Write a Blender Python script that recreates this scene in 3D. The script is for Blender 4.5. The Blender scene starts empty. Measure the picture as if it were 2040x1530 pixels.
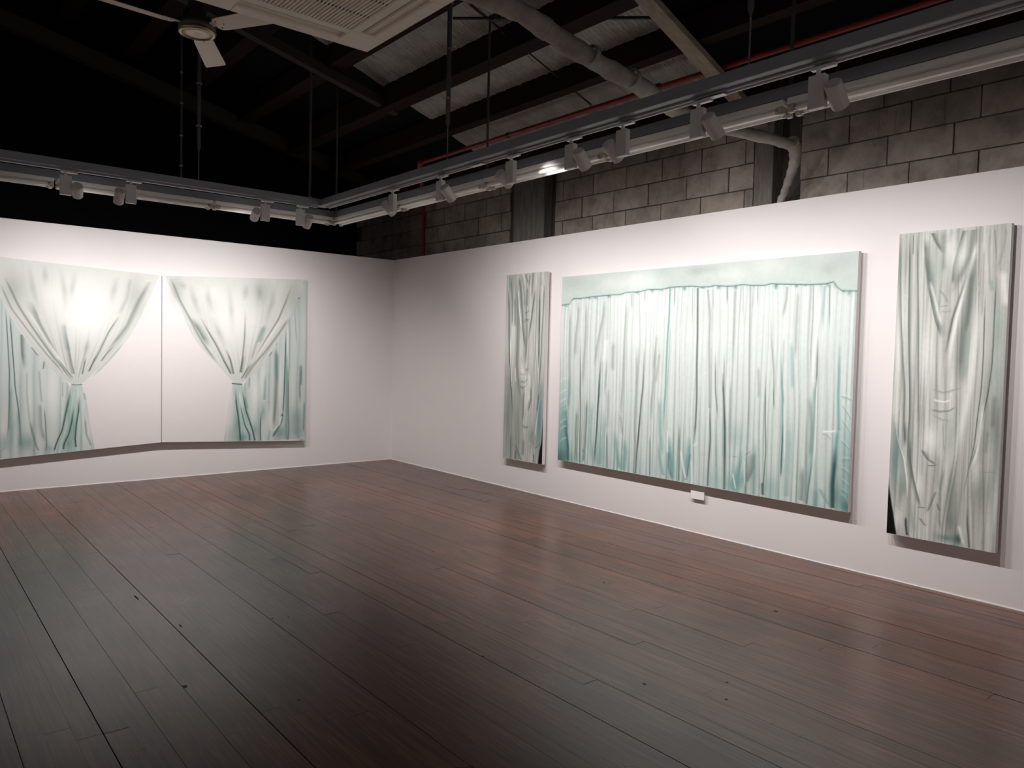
import bpy, math, random
import numpy as np
from mathutils import Vector, Matrix

# ------------------------------------------------------------------ camera, world, exposure
scene = bpy.context.scene
COL = scene.collection
cam_data = bpy.data.cameras.new('camera')
cam = bpy.data.objects.new('camera', cam_data)
COL.objects.link(cam)
cam_data.sensor_width = 36.0
cam_data.lens = 1508.29 / 2040 * 36.0
cam_data.clip_start = 0.05
yaw, pitch, roll = math.radians(39.70846), math.radians(-2.49858), math.radians(1.31025)
fw = Vector((math.sin(yaw) * math.cos(pitch), math.cos(yaw) * math.cos(pitch), math.sin(pitch)))
rt = Vector((math.cos(yaw), -math.sin(yaw), 0))
up = rt.cross(fw)
r2 = rt * math.cos(roll) + up * math.sin(roll)
u2 = up * math.cos(roll) - rt * math.sin(roll)
M = Matrix.Identity(4)
for i in range(3):
    M[i][0], M[i][1], M[i][2] = r2[i], u2[i], -fw[i]
M.translation = Vector((-5.2698, -8.8802, 1.5))
cam.matrix_world = M
scene.camera = cam

world = bpy.data.worlds.new('world')
scene.world = world
world.use_nodes = True
world.node_tree.nodes['Background'].inputs[0].default_value = (0.55, 0.62, 0.75, 1)
world.node_tree.nodes['Background'].inputs[1].default_value = 0.004

vs = scene.view_settings
vs.view_transform = 'Standard'
vs.look = 'None'
vs.exposure = 0.0
vs.gamma = 1.0
vs.use_curve_mapping = False
scene.cycles.use_denoising = True
scene.cycles.max_bounces = 8
scene.cycles.diffuse_bounces = 5
scene.cycles.sample_clamp_indirect = 4.0
scene.cycles.caustics_reflective = False
scene.cycles.caustics_refractive = False

random.seed(7)
H = 2.677            # height of the white partitions


# ------------------------------------------------------------------ helpers
class MB:
    """collects simple solids and links them as one mesh object"""
    def __init__(s):
        s.v, s.f, s.sm = [], [], []

    def _add(s, vv, ff, smooth=False):
        b = len(s.v)
        s.v += [tuple(q) for q in vv]
        s.f += [tuple(b + i for i in q) for q in ff]
        s.sm += [smooth] * len(ff)

    def box(s, x0, x1, y0, y1, z0, z1, m=None):
        vv = [Vector((x, y, z)) for z in (z0, z1) for y in (y0, y1) for x in (x0, x1)]
        if m is not None:
            vv = [m @ q for q in vv]
        s._add(vv, [(0, 2, 3, 1), (4, 5, 7, 6), (0, 1, 5, 4), (2, 6, 7, 3), (0, 4, 6, 2), (1, 3, 7, 5)])
        return s

    def bbox(s, x0, x1, y0, y1, z0, z1, c=0.004, m=None):
        """box with chamfered vertical and horizontal edges (26-gon body)"""
        bm = [(x0, x1), (y0, y1), (z0, z1)]
        pts = []
        idx = {}
        for sx in (0, 1):
            for sy in (0, 1):
                for sz in (0, 1):
                    P = [bm[0][sx], bm[1][sy], bm[2][sz]]
                    D = [c if q == 0 else -c for q in (sx, sy, sz)]
                    for ax in range(3):
                        q = [P[k] + (0 if k == ax else D[k]) for k in range(3)]
                        idx[(sx, sy, sz, ax)] = len(pts)
                        pts.append(Vector(q))
        F = []
        for ax in range(3):
            o1, o2 = [(1, 2), (2, 0), (0, 1)][ax]
            for sd in (0, 1):
                loop = []
                for a, b in ((0, 0), (1, 0), (1, 1), (0, 1)):
                    k = [0, 0, 0]
                    k[ax], k[o1], k[o2] = sd, a, b
                    loop.append(idx[(k[0], k[1], k[2], ax)])
                F.append(tuple(loop if sd else loop[::-1]))
        for ax in range(3):       # edges along ax
            o1, o2 = [(1, 2), (2, 0), (0, 1)][ax]
            for a in (0, 1):
                for b in (0, 1):
                    def kk(sd, face):
                        k = [0, 0, 0]
                        k[ax], k[o1], k[o2] = sd, a, b
                        return idx[(k[0], k[1], k[2], face)]
                    q = (kk(0, o1), kk(1, o1), kk(1, o2), kk(0, o2))
                    F.append(q if a == b else q[::-1])
        for sx in (0, 1):
            for sy in (0, 1):
                for sz in (0, 1):
                    q = tuple(idx[(sx, sy, sz, ax)] for ax in range(3))
                    F.append(q if (sx + sy + sz) % 2 else q[::-1])
        if m is not None:
            pts = [m @ q for q in pts]
        s._add(pts, F)
        return s

    def tube(s, p, q, r, r2=None, n=16, cap=True, smooth=True):
        p, q = Vector(p), Vector(q)
        r2 = r if r2 is None else r2
        d = (q - p).normalized()
        a = d.orthogonal().normalized()
        b = d.cross(a)
        vv = []
        for c, rr in ((p, r), (q, r2)):
            for k in range(n):
                t = 2 * math.pi * k / n
                vv.append(c + (a * math.cos(t) + b * math.sin(t)) * rr)
        s._add(vv, [(k, (k + 1) % n, n + (k + 1) % n, n + k) for k in range(n)], smooth)
        if cap:
            s._add(vv[:n], [tuple(reversed(range(n)))])
            s._add(vv[n:], [tuple(range(n))])
        return s

    def lathe(s, origin, axis, prof, n=28, smooth=False):
        """prof: (distance along axis, radius) list; closed ends where radius is 0"""
        o, d = Vector(origin), Vector(axis).normalized()
        a = d.orthogonal().normalized()
        b = d.cross(a)
        vv = []
        for t, r in prof:
            for k in range(n):
                w = 2 * math.pi * k / n
                vv.append(o + d * t + (a * math.cos(w) + b * math.sin(w)) * max(r, 1e-5))
        ff = []
        for j in range(len(prof) - 1):
            for k in range(n):
                ff.append((j * n + k, j * n + (k + 1) % n, (j + 1) * n + (k + 1) % n, (j + 1) * n + k))
        s._add(vv, ff, smooth)
        return s

    def path(s, pts, rad, n=18, cap=True):
        """swept tube through points with a radius per point"""
        P = [Vector(q) for q in pts]
        a = None
        rings = []
        for i, c in enumerate(P):
            d = (P[min(i + 1, len(P) - 1)] - P[max(i - 1, 0)]).normalized()
            if a is None:
                a = d.orthogonal().normalized()
            a = (a - d * a.dot(d)).normalized()
            b = d.cross(a)
            r = rad[i] if isinstance(rad, (list, tuple)) else rad
            rings.append([c + (a * math.cos(2 * math.pi * k / n) + b * math.sin(2 * math.pi * k / n)) * r for k in range(n)])
        vv = [q for rg in rings for q in rg]
        ff = [(i * n + k, i * n + (k + 1) % n, (i + 1) * n + (k + 1) % n, (i + 1) * n + k)
              for i in range(len(P) - 1) for k in range(n)]
        s._add(vv, ff, True)
        if cap:
            s._add(rings[0], [tuple(reversed(range(n)))])
            s._add(rings[-1], [tuple(range(n))])
        return s

    def quad(s, *p):
        s._add([Vector(q) for q in p], [tuple(range(len(p)))])
        return s

    def mesh(s, name, mat):
        me = bpy.data.meshes.new(name)
        me.from_pydata(s.v, [], s.f)
        me.polygons.foreach_set('use_smooth', s.sm)
        me.materials.append(mat)
        me.update()
        return me

    def build(s, name, mat, parent=None, loc=None, fix=True):
        me = s.mesh(name, mat)
        return link(name, me, parent, loc)


def link(name, me, parent=None, loc=None):
    o = bpy.data.objects.new(name, me)
    COL.objects.link(o)
    if loc is not None:
        o.location = loc
    if parent is not None:
        o.parent = parent
    return o


def tag(o, label=None, cat=None, group=None, kind=None):
    if label: o['label'] = label
    if cat: o['category'] = cat
    if group: o['group'] = group
    if kind: o['kind'] = kind
    return o


def empty(name, loc, label, cat, group=None):
    o = bpy.data.objects.new(name, None)
    o.empty_display_size = 0.05
    o.location = loc
    COL.objects.link(o)
    return tag(o, label, cat, group)


# ------------------------------------------------------------------ materials
def mat(name, col=(0.8, 0.8, 0.8), rough=0.5, metal=0.0, spec=0.5):
    m = bpy.data.materials.new(name)
    m.use_nodes = True
    b = m.node_tree.nodes['Principled BSDF']
    b.inputs['Base Color'].default_value = (*col, 1)
    b.inputs['Roughness'].default_value = rough
    b.inputs['Metallic'].default_value = metal
    b.inputs['Specular IOR Level'].default_value = spec
    return m


def N(m, t, **kw):
    n = m.node_tree.nodes.new(t)
    for k, v in kw.items():
        setattr(n, k, v)
    return n


def L(m, a, b):
    m.node_tree.links.new(a, b)


def B(m):
    return m.node_tree.nodes['Principled BSDF']


def coords(m, scale=(1, 1, 1), world_space=True, rot=(0, 0, 0)):
    if world_space:
        src = N(m, 'ShaderNodeNewGeometry').outputs['Position']
    else:
        src = N(m, 'ShaderNodeTexCoord').outputs['Object']
    mp = N(m, 'ShaderNodeMapping')
    mp.inputs['Scale'].default_value = scale
    mp.inputs['Rotation'].default_value = rot
    L(m, src, mp.inputs['Vector'])
    return mp.outputs['Vector']


def noise(m, vec, scale, detail=4.0, rough=0.55):
    n = N(m, 'ShaderNodeTexNoise')
    n.inputs['Scale'].default_value = scale
    n.inputs['Detail'].default_value = detail
    n.inputs['Roughness'].default_value = rough
    L(m, vec, n.inputs['Vector'])
    return n.outputs['Fac']


def ramp(m, fac, stops):
    r = N(m, 'ShaderNodeValToRGB')
    e = r.color_ramp.elements
    while len(e) < len(stops):
        e.new(0.5)
    for i, (p, c) in enumerate(stops):
        e[i].position = p
        e[i].color = (*c, 1) if len(c) == 3 else c
    L(m, fac, r.inputs['Fac'])
    return r.outputs['Color']


def mix(m, fac, a, b, mode='MIX'):
    n = N(m, 'ShaderNodeMix', data_type='RGBA', blend_type=mode)
    for sock, v in ((n.inputs[0], fac), (n.inputs[6], a), (n.inputs[7], b)):
        if hasattr(v, 'links'):
            L(m, v, sock)
        elif isinstance(v, (int, float)):
            sock.default_value = v
        else:
            sock.default_value = (*v, 1)
    return n.outputs[2]


def math_node(m, op, a, b=0.0, clamp=False):
    n = N(m, 'ShaderNodeMath', operation=op, use_clamp=clamp)
    for sock, v in ((n.inputs[0], a), (n.inputs[1], b)):
        if hasattr(v, 'links'):
            L(m, v, sock)
        else:
            sock.default_value = v
    return n.outputs[0]


def bump(m, height, strength=0.2, dist=0.01):
    n = N(m, 'ShaderNodeBump')
    n.inputs['Strength'].default_value = strength
    n.inputs['Distance'].default_value = dist
    L(m, height, n.inputs['Height'])
    L(m, n.outputs['Normal'], B(m).inputs['Normal'])


def obj_random(m):
    return N(m, 'ShaderNodeObjectInfo').outputs['Random']


# white gallery wall
M_wall = mat('white_wall_paint', (0.80, 0.775, 0.765), 0.55, spec=0.3)
v = coords(M_wall)
L(M_wall, mix(M_wall, noise(M_wall, v, 1.3, 3), (0.765, 0.74, 0.73), (0.82, 0.795, 0.785)), B(M_wall).inputs['Base Color'])
bump(M_wall, noise(M_wall, v, 90, 3), 0.06, 0.004)

# floor boards
M_floor = mat('old_hardwood_board', (0.1, 0.06, 0.04), 0.35, spec=0.5)
v = coords(M_floor, (1, 0.045, 1))
v2 = coords(M_floor)
rnd = obj_random(M_floor)
off = N(M_floor, 'ShaderNodeVectorMath', operation='ADD')
cmb = N(M_floor, 'ShaderNodeCombineXYZ')
L(M_floor, math_node(M_floor, 'MULTIPLY', rnd, 37.0), cmb.inputs[1])
L(M_floor, v, off.inputs[0]); L(M_floor, cmb.outputs[0], off.inputs[1])
gr = noise(M_floor, off.outputs[0], 62, 6, 0.62)
big = noise(M_floor, v2, 0.9, 2, 0.5)
c1 = ramp(M_floor, gr, [(0.32, (0.050, 0.024, 0.016)), (0.52, (0.108, 0.053, 0.036)), (0.72, (0.180, 0.096, 0.066))])
c2 = ramp(M_floor, rnd, [(0.0, (0.80, 0.76, 0.72)), (0.45, (0.97, 0.93, 0.89)), (0.8, (1.06, 0.97, 0.91)), (1.0, (1.20, 1.0, 0.88))])
c3 = mix(M_floor, 1.0, c1, c2, 'MULTIPLY')
blot = ramp(M_floor, big, [(0.30, (0.72, 0.74, 0.76)), (0.62, (1.1, 1.06, 1.04))])
c4 = mix(M_floor, 1.0, c3, blot, 'MULTIPLY')
scr = noise(M_floor, coords(M_floor, (0.35, 1.6, 1)), 9, 8, 0.75)     # scuffs across the boards
c5 = mix(M_floor, ramp(M_floor, scr, [(0.70, (0, 0, 0)), (0.80, (0.3, 0.3, 0.3))]), c4, (0.05, 0.032, 0.024))
L(M_floor, c5, B(M_floor).inputs['Base Color'])
rr = ramp(M_floor, noise(M_floor, v2, 2.6, 3, 0.5), [(0.3, (0.27, 0.27, 0.27)), (0.7, (0.31, 0.31, 0.31))])
L(M_floor, rr, B(M_floor).inputs['Roughness'])
bump(M_floor, noise(M_floor, v2, 5, 3, 0.5), 0.06, 0.006)
M_sub = mat('dark_subfloor', (0.012, 0.009, 0.008), 0.9)
M_knot = mat('dark_floor_mark', (0.012, 0.009, 0.008), 0.7)

# concrete block
M_block = mat('concrete_block', (0.3, 0.28, 0.26), 0.9, spec=0.2)
v = coords(M_block)
rb = obj_random(M_block)
cb = ramp(M_block, noise(M_block, v, 6, 6, 0.65), [(0.3, (0.20, 0.180, 0.158)), (0.55, (0.34, 0.305, 0.27)), (0.8, (0.43, 0.385, 0.34))])
cb = mix(M_block, 1.0, cb, ramp(M_block, rb, [(0, (0.82, 0.80, 0.79)), (1, (1.1, 1.07, 1.04))]), 'MULTIPLY')
streak = noise(M_block, coords(M_block, (1, 1, 0.09)), 26, 4, 0.6)
cb = mix(M_block, ramp(M_block, streak, [(0.60, (0, 0, 0)), (0.74, (0.45, 0.45, 0.45))]), cb, (0.09, 0.075, 0.065))
L(M_block, cb, B(M_block).inputs['Base Color'])
bump(M_block, noise(M_block, v, 60, 6, 0.7), 0.5, 0.006)
M_mortar = mat('dark_mortar', (0.07, 0.062, 0.055), 0.95, spec=0.1)
M_black = mat('far_wall_black', (0.005, 0.005, 0.006), 0.9, spec=0.1)  # even near-black colour for the far wall
M_pier = mat('grey_pier_concrete', (0.17, 0.165, 0.155), 0.85, spec=0.2)
v = coords(M_pier, (1, 1, 0.2))
L(M_pier, ramp(M_pier, noise(M_pier, v, 24, 5, 0.6), [(0.3, (0.10, 0.095, 0.085)), (0.7, (0.20, 0.185, 0.165))]), B(M_pier).inputs['Base Color'])
bump(M_pier, noise(M_pier, coords(M_pier), 50, 5), 0.4, 0.005)

# roof
M_foil = mat('crinkled_foil_insulation', (0.62, 0.60, 0.57), 0.40, 0.3)
v = coords(M_foil)
nf = noise(M_foil, v, 42, 6, 0.7)
L(M_foil, ramp(M_foil, noise(M_foil, v, 5, 4), [(0.3, (0.62, 0.59, 0.54)), (0.7, (0.88, 0.84, 0.78))]), B(M_foil).inputs['Base Color'])
wv = N(M_foil, 'ShaderNodeTexWave', wave_type='BANDS', bands_direction='Y')
wv.inputs['Scale'].default_value = 7.0
wv.inputs['Distortion'].default_value = 3.5
wv.inputs['Detail'].default_value = 3
wv.inputs['Detail Scale'].default_value = 2.2
L(M_foil, v, wv.inputs['Vector'])
hh = math_node(M_foil, 'ADD', math_node(M_foil, 'MULTIPLY', nf, 0.9), math_node(M_foil, 'MULTIPLY', wv.outputs['Fac'], 0.5))
bump(M_foil, hh, 1.0, 0.07)
M_roofdark = mat('dark_roof_lining', (0.008, 0.008, 0.009), 0.9, spec=0.1)
M_purlin = mat('dark_red_brown_purlin', (0.016, 0.006, 0.005), 0.8, spec=0.15)
M_timber = mat('pale_rough_timber', (0.36, 0.31, 0.25), 0.8, spec=0.2)
v = coords(M_timber, (0.25, 1, 1))
L(M_timber, ramp(M_timber, noise(M_timber, v, 20, 6, 0.65), [(0.3, (0.24, 0.20, 0.155)), (0.7, (0.42, 0.36, 0.29))]), B(M_timber).inputs['Base Color'])
M_timberdark = mat('dark_timber', (0.034, 0.029, 0.027), 0.8, spec=0.2)
M_lag = mat('pipe_lagging_cloth', (0.42, 0.395, 0.36), 0.8, spec=0.2)
v = coords(M_lag)
L(M_lag, ramp(M_lag, noise(M_lag, v, 9, 5), [(0.3, (0.28, 0.26, 0.235)), (0.7, (0.46, 0.43, 0.39))]), B(M_lag).inputs['Base Color'])
bump(M_lag, noise(M_lag, v, 26, 5), 0.5, 0.01)
M_red = mat('red_pipe_paint', (0.20, 0.018, 0.013), 0.45)
M_cable = mat('black_steel', (0.02, 0.018, 0.017), 0.6)

# metal and plastic fittings
M_rail = mat('grey_painted_steel', (0.235, 0.25, 0.275), 0.5, 0.0)
M_track = mat('white_track_aluminium', (0.66, 0.66, 0.66), 0.35)
M_lamp = mat('white_lamp_enamel', (0.66, 0.64, 0.63), 0.42)
M_lampdark = mat('lamp_baffle', (0.05, 0.05, 0.05), 0.6)
M_batten = mat('white_batten_enamel', (0.84, 0.82, 0.78), 0.4)
M_tube = mat('unlit_fluorescent_glass', (0.88, 0.87, 0.83), 0.14)
M_cap = mat('yellowed_lamp_holder', (0.48, 0.43, 0.35), 0.45)
M_rod = mat('dull_steel_rod', (0.10, 0.10, 0.105), 0.5, 0.6)
M_nut = mat('zinc_nut', (0.45, 0.45, 0.46), 0.35, 0.8)
M_ac = mat('aged_cream_plastic', (0.86, 0.78, 0.68), 0.5)
M_acdark = mat('dark_grille_void', (0.03, 0.026, 0.022), 0.7)
M_acflap = mat('brown_grey_air_flap', (0.42, 0.35, 0.27), 0.55)
M_fan = mat('cream_fan_enamel', (0.84, 0.75, 0.62), 0.4)
M_fanmotor = mat('dark_fan_motor', (0.055, 0.05, 0.05), 0.5)
M_brass = mat('tarnished_brass_ring', (0.40, 0.33, 0.18), 0.35, 0.7)
M_lens = mat('lit_lamp_lens', (0.9, 0.9, 0.9), 0.3)
B(M_lens).inputs['Emission Color'].default_value = (1.0, 0.93, 0.88, 1)
B(M_lens).inputs['Emission Strength'].default_value = 25.0
M_label = mat('white_label_card', (0.88, 0.86, 0.85), 0.4)
M_edge = mat('primed_canvas_edge', (0.74, 0.70, 0.69), 0.75, spec=0.2)
M_pinwood = mat('pine_stretcher', (0.30, 0.24, 0.19), 0.8)

# painted canvas: colour per point of the fine canvas mesh, plus a weave relief
M_paint = mat('oil_painted_canvas', (0.8, 0.8, 0.8), 0.5, spec=0.25)
at = N(M_paint, 'ShaderNodeAttribute', attribute_name='paint')
L(M_paint, at.outputs['Color'], B(M_paint).inputs['Base Color'])
bump(M_paint, noise(M_paint, coords(M_paint), 260, 2), 0.05, 0.002)

# ------------------------------------------------------------------ setting: floor
XL, YB = -9.6, -12.6            # far extents of the room behind the camera
fl = MB().box(XL, 1.0, YB, 1.3, -0.06, -0.019).build('floor', M_sub)
tag(fl, kind='structure')
PITCH = 0.08945
edges = [-4.906 + PITCH * k for k in range(-90, 70)]
strong = {-4.638: .0042, -4.101: .0042, -4.906: .003, -4.459: .0018, -4.28: .0016, -3.386: .0024, -2.76: .0036,
          -2.223: .0022, -1.955: .0018, -3.655: .002, -3.03: .003, -1.418: .003, -0.97: .0022}
bm_cache = []
n_board = 0
rest = MB()
for k in range(len(edges) - 1):
    x0, x1 = edges[k], edges[k + 1]
    if x0 >= 0.0 or x1 < XL + 0.05:
        continue
    x1 = min(x1, 0.0)
    g0 = 0.0002
    g1 = 0.0002
    for sx, gw in strong.items():
        if abs(x0 - sx) < 0.02: g0 = gw / 2
        if abs(x1 - sx) < 0.02: g1 = gw / 2
    near = x0 > -5.9
    y = YB if not near else -8.6 - random.random() * 2.0
    if near:
        rest.box(x0 + g0, x1 - g1, YB, y - 0.0006, -0.019, 0.0)
    while y < 0.0:
        ln = random.uniform(2.2, 4.6)
        y1 = min(0.0, y + ln)
        if -y1 < 0.7: y1 = 0.0
        dz = random.uniform(-0.0007, 0.0007)
        if near and n_board < 296:
            mb = MB().box(x0 + g0, x1 - g1, y + 0.0006, y1 - 0.0006, -0.019, dz)
            mb.build('floor_board', M_floor, fl)
            n_board += 1
        else:
            rest.box(x0 + g0, x1 - g1, y + 0.0006, y1 - 0.0006, -0.019, dz)
        y = y1
tag(rest.build('outer_floor_boards', M_floor, fl), kind='stuff')
# nail holes and knots seen in the near boards
marks = MB()
for px, py, a, b in [(-4.27, -5.48, .009, .016), (-3.02, -6.0, .006, .010), (-2.62, -6.68, .006, .012), (-1.66, -5.52, .006, .008),
                     (-1.23, -6.5, .009, .016), (-3.64, -4.9, .007, .010), (-4.07, -4.72, .004, .03), (-4.14, -4.1, .004, .06),
                     (-2.3, -6.9, .005, .008), (-2.45, -7.0, .005, .008), (-3.93, -5.9, .005, .009), (-3.56, -4.93, .006, .008)]:
    vv = [(px + a * math.cos(t), py + b * math.sin(t) * (0.8 + 0.3 * math.sin(3 * t)), 0.0012) for t in [i * math.pi / 5 for i in range(10)]]
    vb = [(q[0], q[1], 0.0) for q in vv]
    marks._add(vv + vb, [tuple(range(10))] + [(i, i + 10, (i + 1) % 10 + 10, (i + 1) % 10) for i in range(10)])
tag(marks.build('knot_marks', M_knot, fl), 'small dark nail holes and knots in the boards', kind='stuff')

# white partitions
wr = tag(MB().box(0.0, 0.09, YB, 0.09, -0.018, H).build('wall_right', M_wall), kind='structure')
wl = tag(MB().box(XL, 0.0, 0.0, 0.09, -0.018, H).build('wall_left', M_wall), kind='structure')
# unseen sides of the room behind the camera
tag(MB().box(XL - 0.1, XL, YB, 0.0, -0.018, H).build('wall_west', M_wall), kind='structure')
tag(MB().box(XL, 0.0, YB - 0.1, YB, -0.018, H).build('wall_south', M_wall), kind='structure')
# thin ragged paint line where the partitions meet the floor
def paint_line(name, length, axis):
    m, d = MB(), 0.0
    pr = []
    while d < length:
        pr.append((d, random.uniform(.003, .009)))
        d += random.uniform(.03, .22)
    vv = []
    for q, h in pr:
        for off, z in ((-.0045, 0.0), (-.003, h), (.001, h), (.001, 0.0)):
            vv.append((off, -q - .006, z) if axis == 0 else (-q - .006, off, z))
    m._add(vv, [(4 * i + a, 4 * i + (a + 1) % 4, 4 * i + 4 + (a + 1) % 4, 4 * i + 4 + a) for i in range(len(pr) - 1) for a in range(3)])
    return tag(m.build(name, M_label), kind='structure')


paint_line('baseboard_right', 9.5, 0)
paint_line('baseboard_left', 6.5, 1)

# outer block wall behind the right partition
XW = 0.235
outer = tag(MB().box(XW + 0.02, XW + 0.2, -12.6, 1.5, 0.0, 3.50).build('wall_outer', M_mortar), kind='structure')
BP, CH = 0.4375, 0.209
for ci in range(5):
    z0 = 2.673 + CH * (ci - 0) - 0.003
    if ci == 4:
        z0 = 2.673 + CH * 4 - 0.003
    off = [-3.893, -3.738, -3.893, -3.70, -3.93][ci]
    for k in range(-20, 12):
        ya = off + BP * k
        yb = ya + BP
        if yb < -9.0 or ya > 1.4:
            continue
        # gaps left by the piers
        segs = [(ya, yb)]
        for ga, gb in ((-2.90, -2.16), (-5.70, -5.29)):
            ns = []
            for a, b in segs:
                if b <= ga or a >= gb:
                    ns.append((a, b))
                else:
                    if a < ga: ns.append((a, ga))
                    if b > gb: ns.append((gb, b))
            segs = ns
        for a, b in segs:
            if b - a < 0.05:
                continue
            j = 0.0025 + random.random() * 0.003
            dx = random.uniform(0, 0.006)
            MB().bbox(XW + dx, XW + 0.03, a + j, b - j, z0 + 0.0035, z0 + CH - 0.0035 - random.random() * 0.003, 0.003).build('block', M_block, outer)
# piers standing proud of the blocks
p1 = MB().bbox(0.125, XW + 0.02, -2.845, -2.335, 0.0, 3.45, 0.008).build('column', M_pier)
tag(p1, kind='structure')
p2 = MB().bbox(0.125, XW + 0.02, -5.532, -5.365, 0.0, 3.45, 0.005).build('column', M_pier)
tag(p2, kind='structure')
# far end beyond the left partition
tag(MB().box(-12, XW + 0.2, 1.5, 1.6, 0.0, 6.0).build('wall_far', M_black), kind='structure')

# ------------------------------------------------------------------ roof
def zf(x):
    return 3.62 - 0.38 * x

roof = MB()
prof = [(0.5, 3.5), (-5.4, zf(-5.4) + .05), (-12, 3.2), (-12, 0.0)]
vv = [(x, y, z) for y in (1.6, -12.7) for x, z in prof] + [(0.5, -12.7, 0.0)]
roof._add(vv, [(0, 1, 5, 4), (1, 2, 6, 5), (2, 3, 7, 6), (4, 5, 6, 7, 8)])
ceil = tag(roof.build('ceiling', M_roofdark), kind='structure')
# foil sheets between the purlins, sagging and crinkled
purl_x = [0.34, -0.10, -0.74, -1.285, -1.90, -2.52, -3.14, -3.76]
rs = np.random.RandomState(3)
for i in range(len(purl_x) - 1):
    xa, xb = purl_x[i + 1], purl_x[i]
    for ya, yb in ((-5.16, -3.9), (-3.9, -2.4), (-2.4, -2.05)):
        nx, ny = 14, 90
        g = MB()
        ph = rs.rand(6) * 6.28
        vv = []
        for a in range(nx + 1):
            for b in range(ny + 1):
                x = xa + (xb - xa) * a / nx
                y = ya + (yb - ya) * b / ny
                s = math.sin(math.pi * a / nx)
                z = zf(x) - 0.014 * s - 0.0022 * math.sin(y * 31 + ph[0] + x * 3) - 0.002 * math.sin(y * 53 + ph[1]) * (0.5 + s) \
                    - 0.003 * math.sin(y * 87 + x * 20 + ph[2]) + rs.uniform(-.0012, .0012)
                vv.append((x, y, z))
        ff = [(a * (ny + 1) + b, (a + 1) * (ny + 1) + b, (a + 1) * (ny + 1) + b + 1, a * (ny + 1) + b + 1) for a in range(nx) for b in range(ny)]
        g._add(vv, ff, True)
        g.build('foil_sheet', M_foil, ceil)
for x in purl_x[1:]:
    w = 0.085 if x < -1.0 else 0.06
    m = MB()
    for ya, yb in ((-12.6, 1.5),):
        m.box(x - w, x + w, ya, yb, zf(x) - 0.17 - (0.02 if x == -1.285 else 0), zf(x) + 0.03)
    m.build('purlin', M_purlin, ceil)


def beam(xa, za, xb, zb, y0, y1, t):
    m = MB()
    m._add([(xa, y0, za), (xb, y0, zb), (xb, y1, zb), (xa, y1, za), (xa, y0, za + t), (xb, y0, zb + t), (xb, y1, zb + t), (xa, y1, za + t)],
           [(0, 3, 2, 1), (4, 5, 6, 7), (0, 1, 5, 4), (1, 2, 6, 5), (2, 3, 7, 6), (3, 0, 4, 7)])
    return m


tag(beam(-3.2, 3.435 + .383 * 3.02, 0.24, 3.435 - .383 * 0.417, -5.475, -5.355, 0.05).build('rafter', M_timber, ceil),
    'pale weathered timber rafter')
tag(beam(-4.2, 4.630, -1.18, 3.899, -2.04, -1.95, 0.09).build('rafter', M_timberdark, ceil))
tag(beam(-4.6, 4.2 + .236 * 2.1, 0.24, 4.2 - .236 * 2.74, 0.32, 0.44, 0.16).build('rafter', M_timberdark, ceil))

# steel bracing under the foil
t = empty('bracing_rod', (-1.71, -3.98, 4.20), 'thin black bracing rod running down the foil roof across the purlins', 'rod')
MB().tube((0, 0, 0), (1.30, -0.06, -0.50), 0.008, n=8).build('rod', M_cable, t)
MB().tube((0.30, -0.02, -0.13), (0.36, -0.02, -0.152), 0.013, n=8).build('coupling', M_cable, t)
t = empty('conduit', (-1.73, -3.78, 4.15), 'straight black conduit crossing under the foil near the air conditioner', 'pipe')
MB().tube((0, 0, 0), (0.72, -1.53, -0.27), 0.012, n=8).build('pipe', M_cable, t)
MB().box(-.03, .03, -.03, .03, -.02, .02).build('junction_box', M_cable, t, (0.16, -0.34, -0.06))

# ------------------------------------------------------------------ suspended rails
ZB = 2.88                  # underside of both rails
XI0, XI1 = -1.96, -1.862   # inner rail, right leg
YI0, YI1 = -1.90, -1.795
XO0, XO1 = -1.56, -1.452
YO0, YO1 = -1.385, -1.275
TRK = -1.885               # line of the track under the right leg (towards the wall)
TRKY = -1.835
R_END, L_END = -8.3, -6.4


def rail(x0, x1, y0, y1, name, label, loc, trk):
    t = empty(name, loc, label, 'rail')
    ox, oy, oz = loc
    m = MB()
    # right leg (along y) and left leg (along x), mitred into one beam
    P = [(x0, R_END), (x1, R_END), (x1, y1), (L_END, y1), (L_END, y0), (x0, y0)]
    vb = [(a - ox, b - oy, ZB - oz) for a, b in P]
    vt = [(a - ox, b - oy, ZB + 0.062 - oz) for a, b in P]
    m._add(vb + vt, [(0, 5, 2, 1), (5, 4, 3, 2), (6, 7, 8, 11), (11, 8, 9, 10)] +
           [(i, (i + 1) % 6, (i + 1) % 6 + 6, i + 6) for i in range(6)])
    m.build('beam', M_rail, t)
    # slotted lip along the inner lower edge
    m = MB()
    MB().box(x0 - .004 - ox, x0 + .004 - ox, R_END - oy, y0 - oy, ZB - oz + .0, ZB - oz + .008).build('lip', M_rail, t)
    MB().box(L_END - ox, x0 - ox, y0 - .004 - oy, y0 + .004 - oy, ZB - oz, ZB - oz + .008).build('lip', M_rail, t)
    if trk:
        m = MB()
        m.box(TRK - .017 - ox, TRK + .017 - ox, R_END - oy, y0 - oy, ZB - .010 - oz, ZB - oz - .0005)
        m.build('lamp_track', M_rail, t)
        MB().box(TRK + .013 - ox, TRK + .019 - ox, R_END - oy, y0 - oy, ZB - .018 - oz, ZB - .010 - oz).build('track_edge', M_track, t)
        MB().box(L_END - ox, x0 - ox, TRKY - .017 - oy, TRKY + .017 - oy, ZB - .014 - oz, ZB - oz - .0005).build('lamp_track', M_rail, t)
        for yy in (-4.35, -6.42):
            MB().box(-.019, .019, -.07, .07, -.021, -.0175).build('track_joint', M_track, t, (TRK - ox, yy - oy, ZB - oz))
    return t


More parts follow.
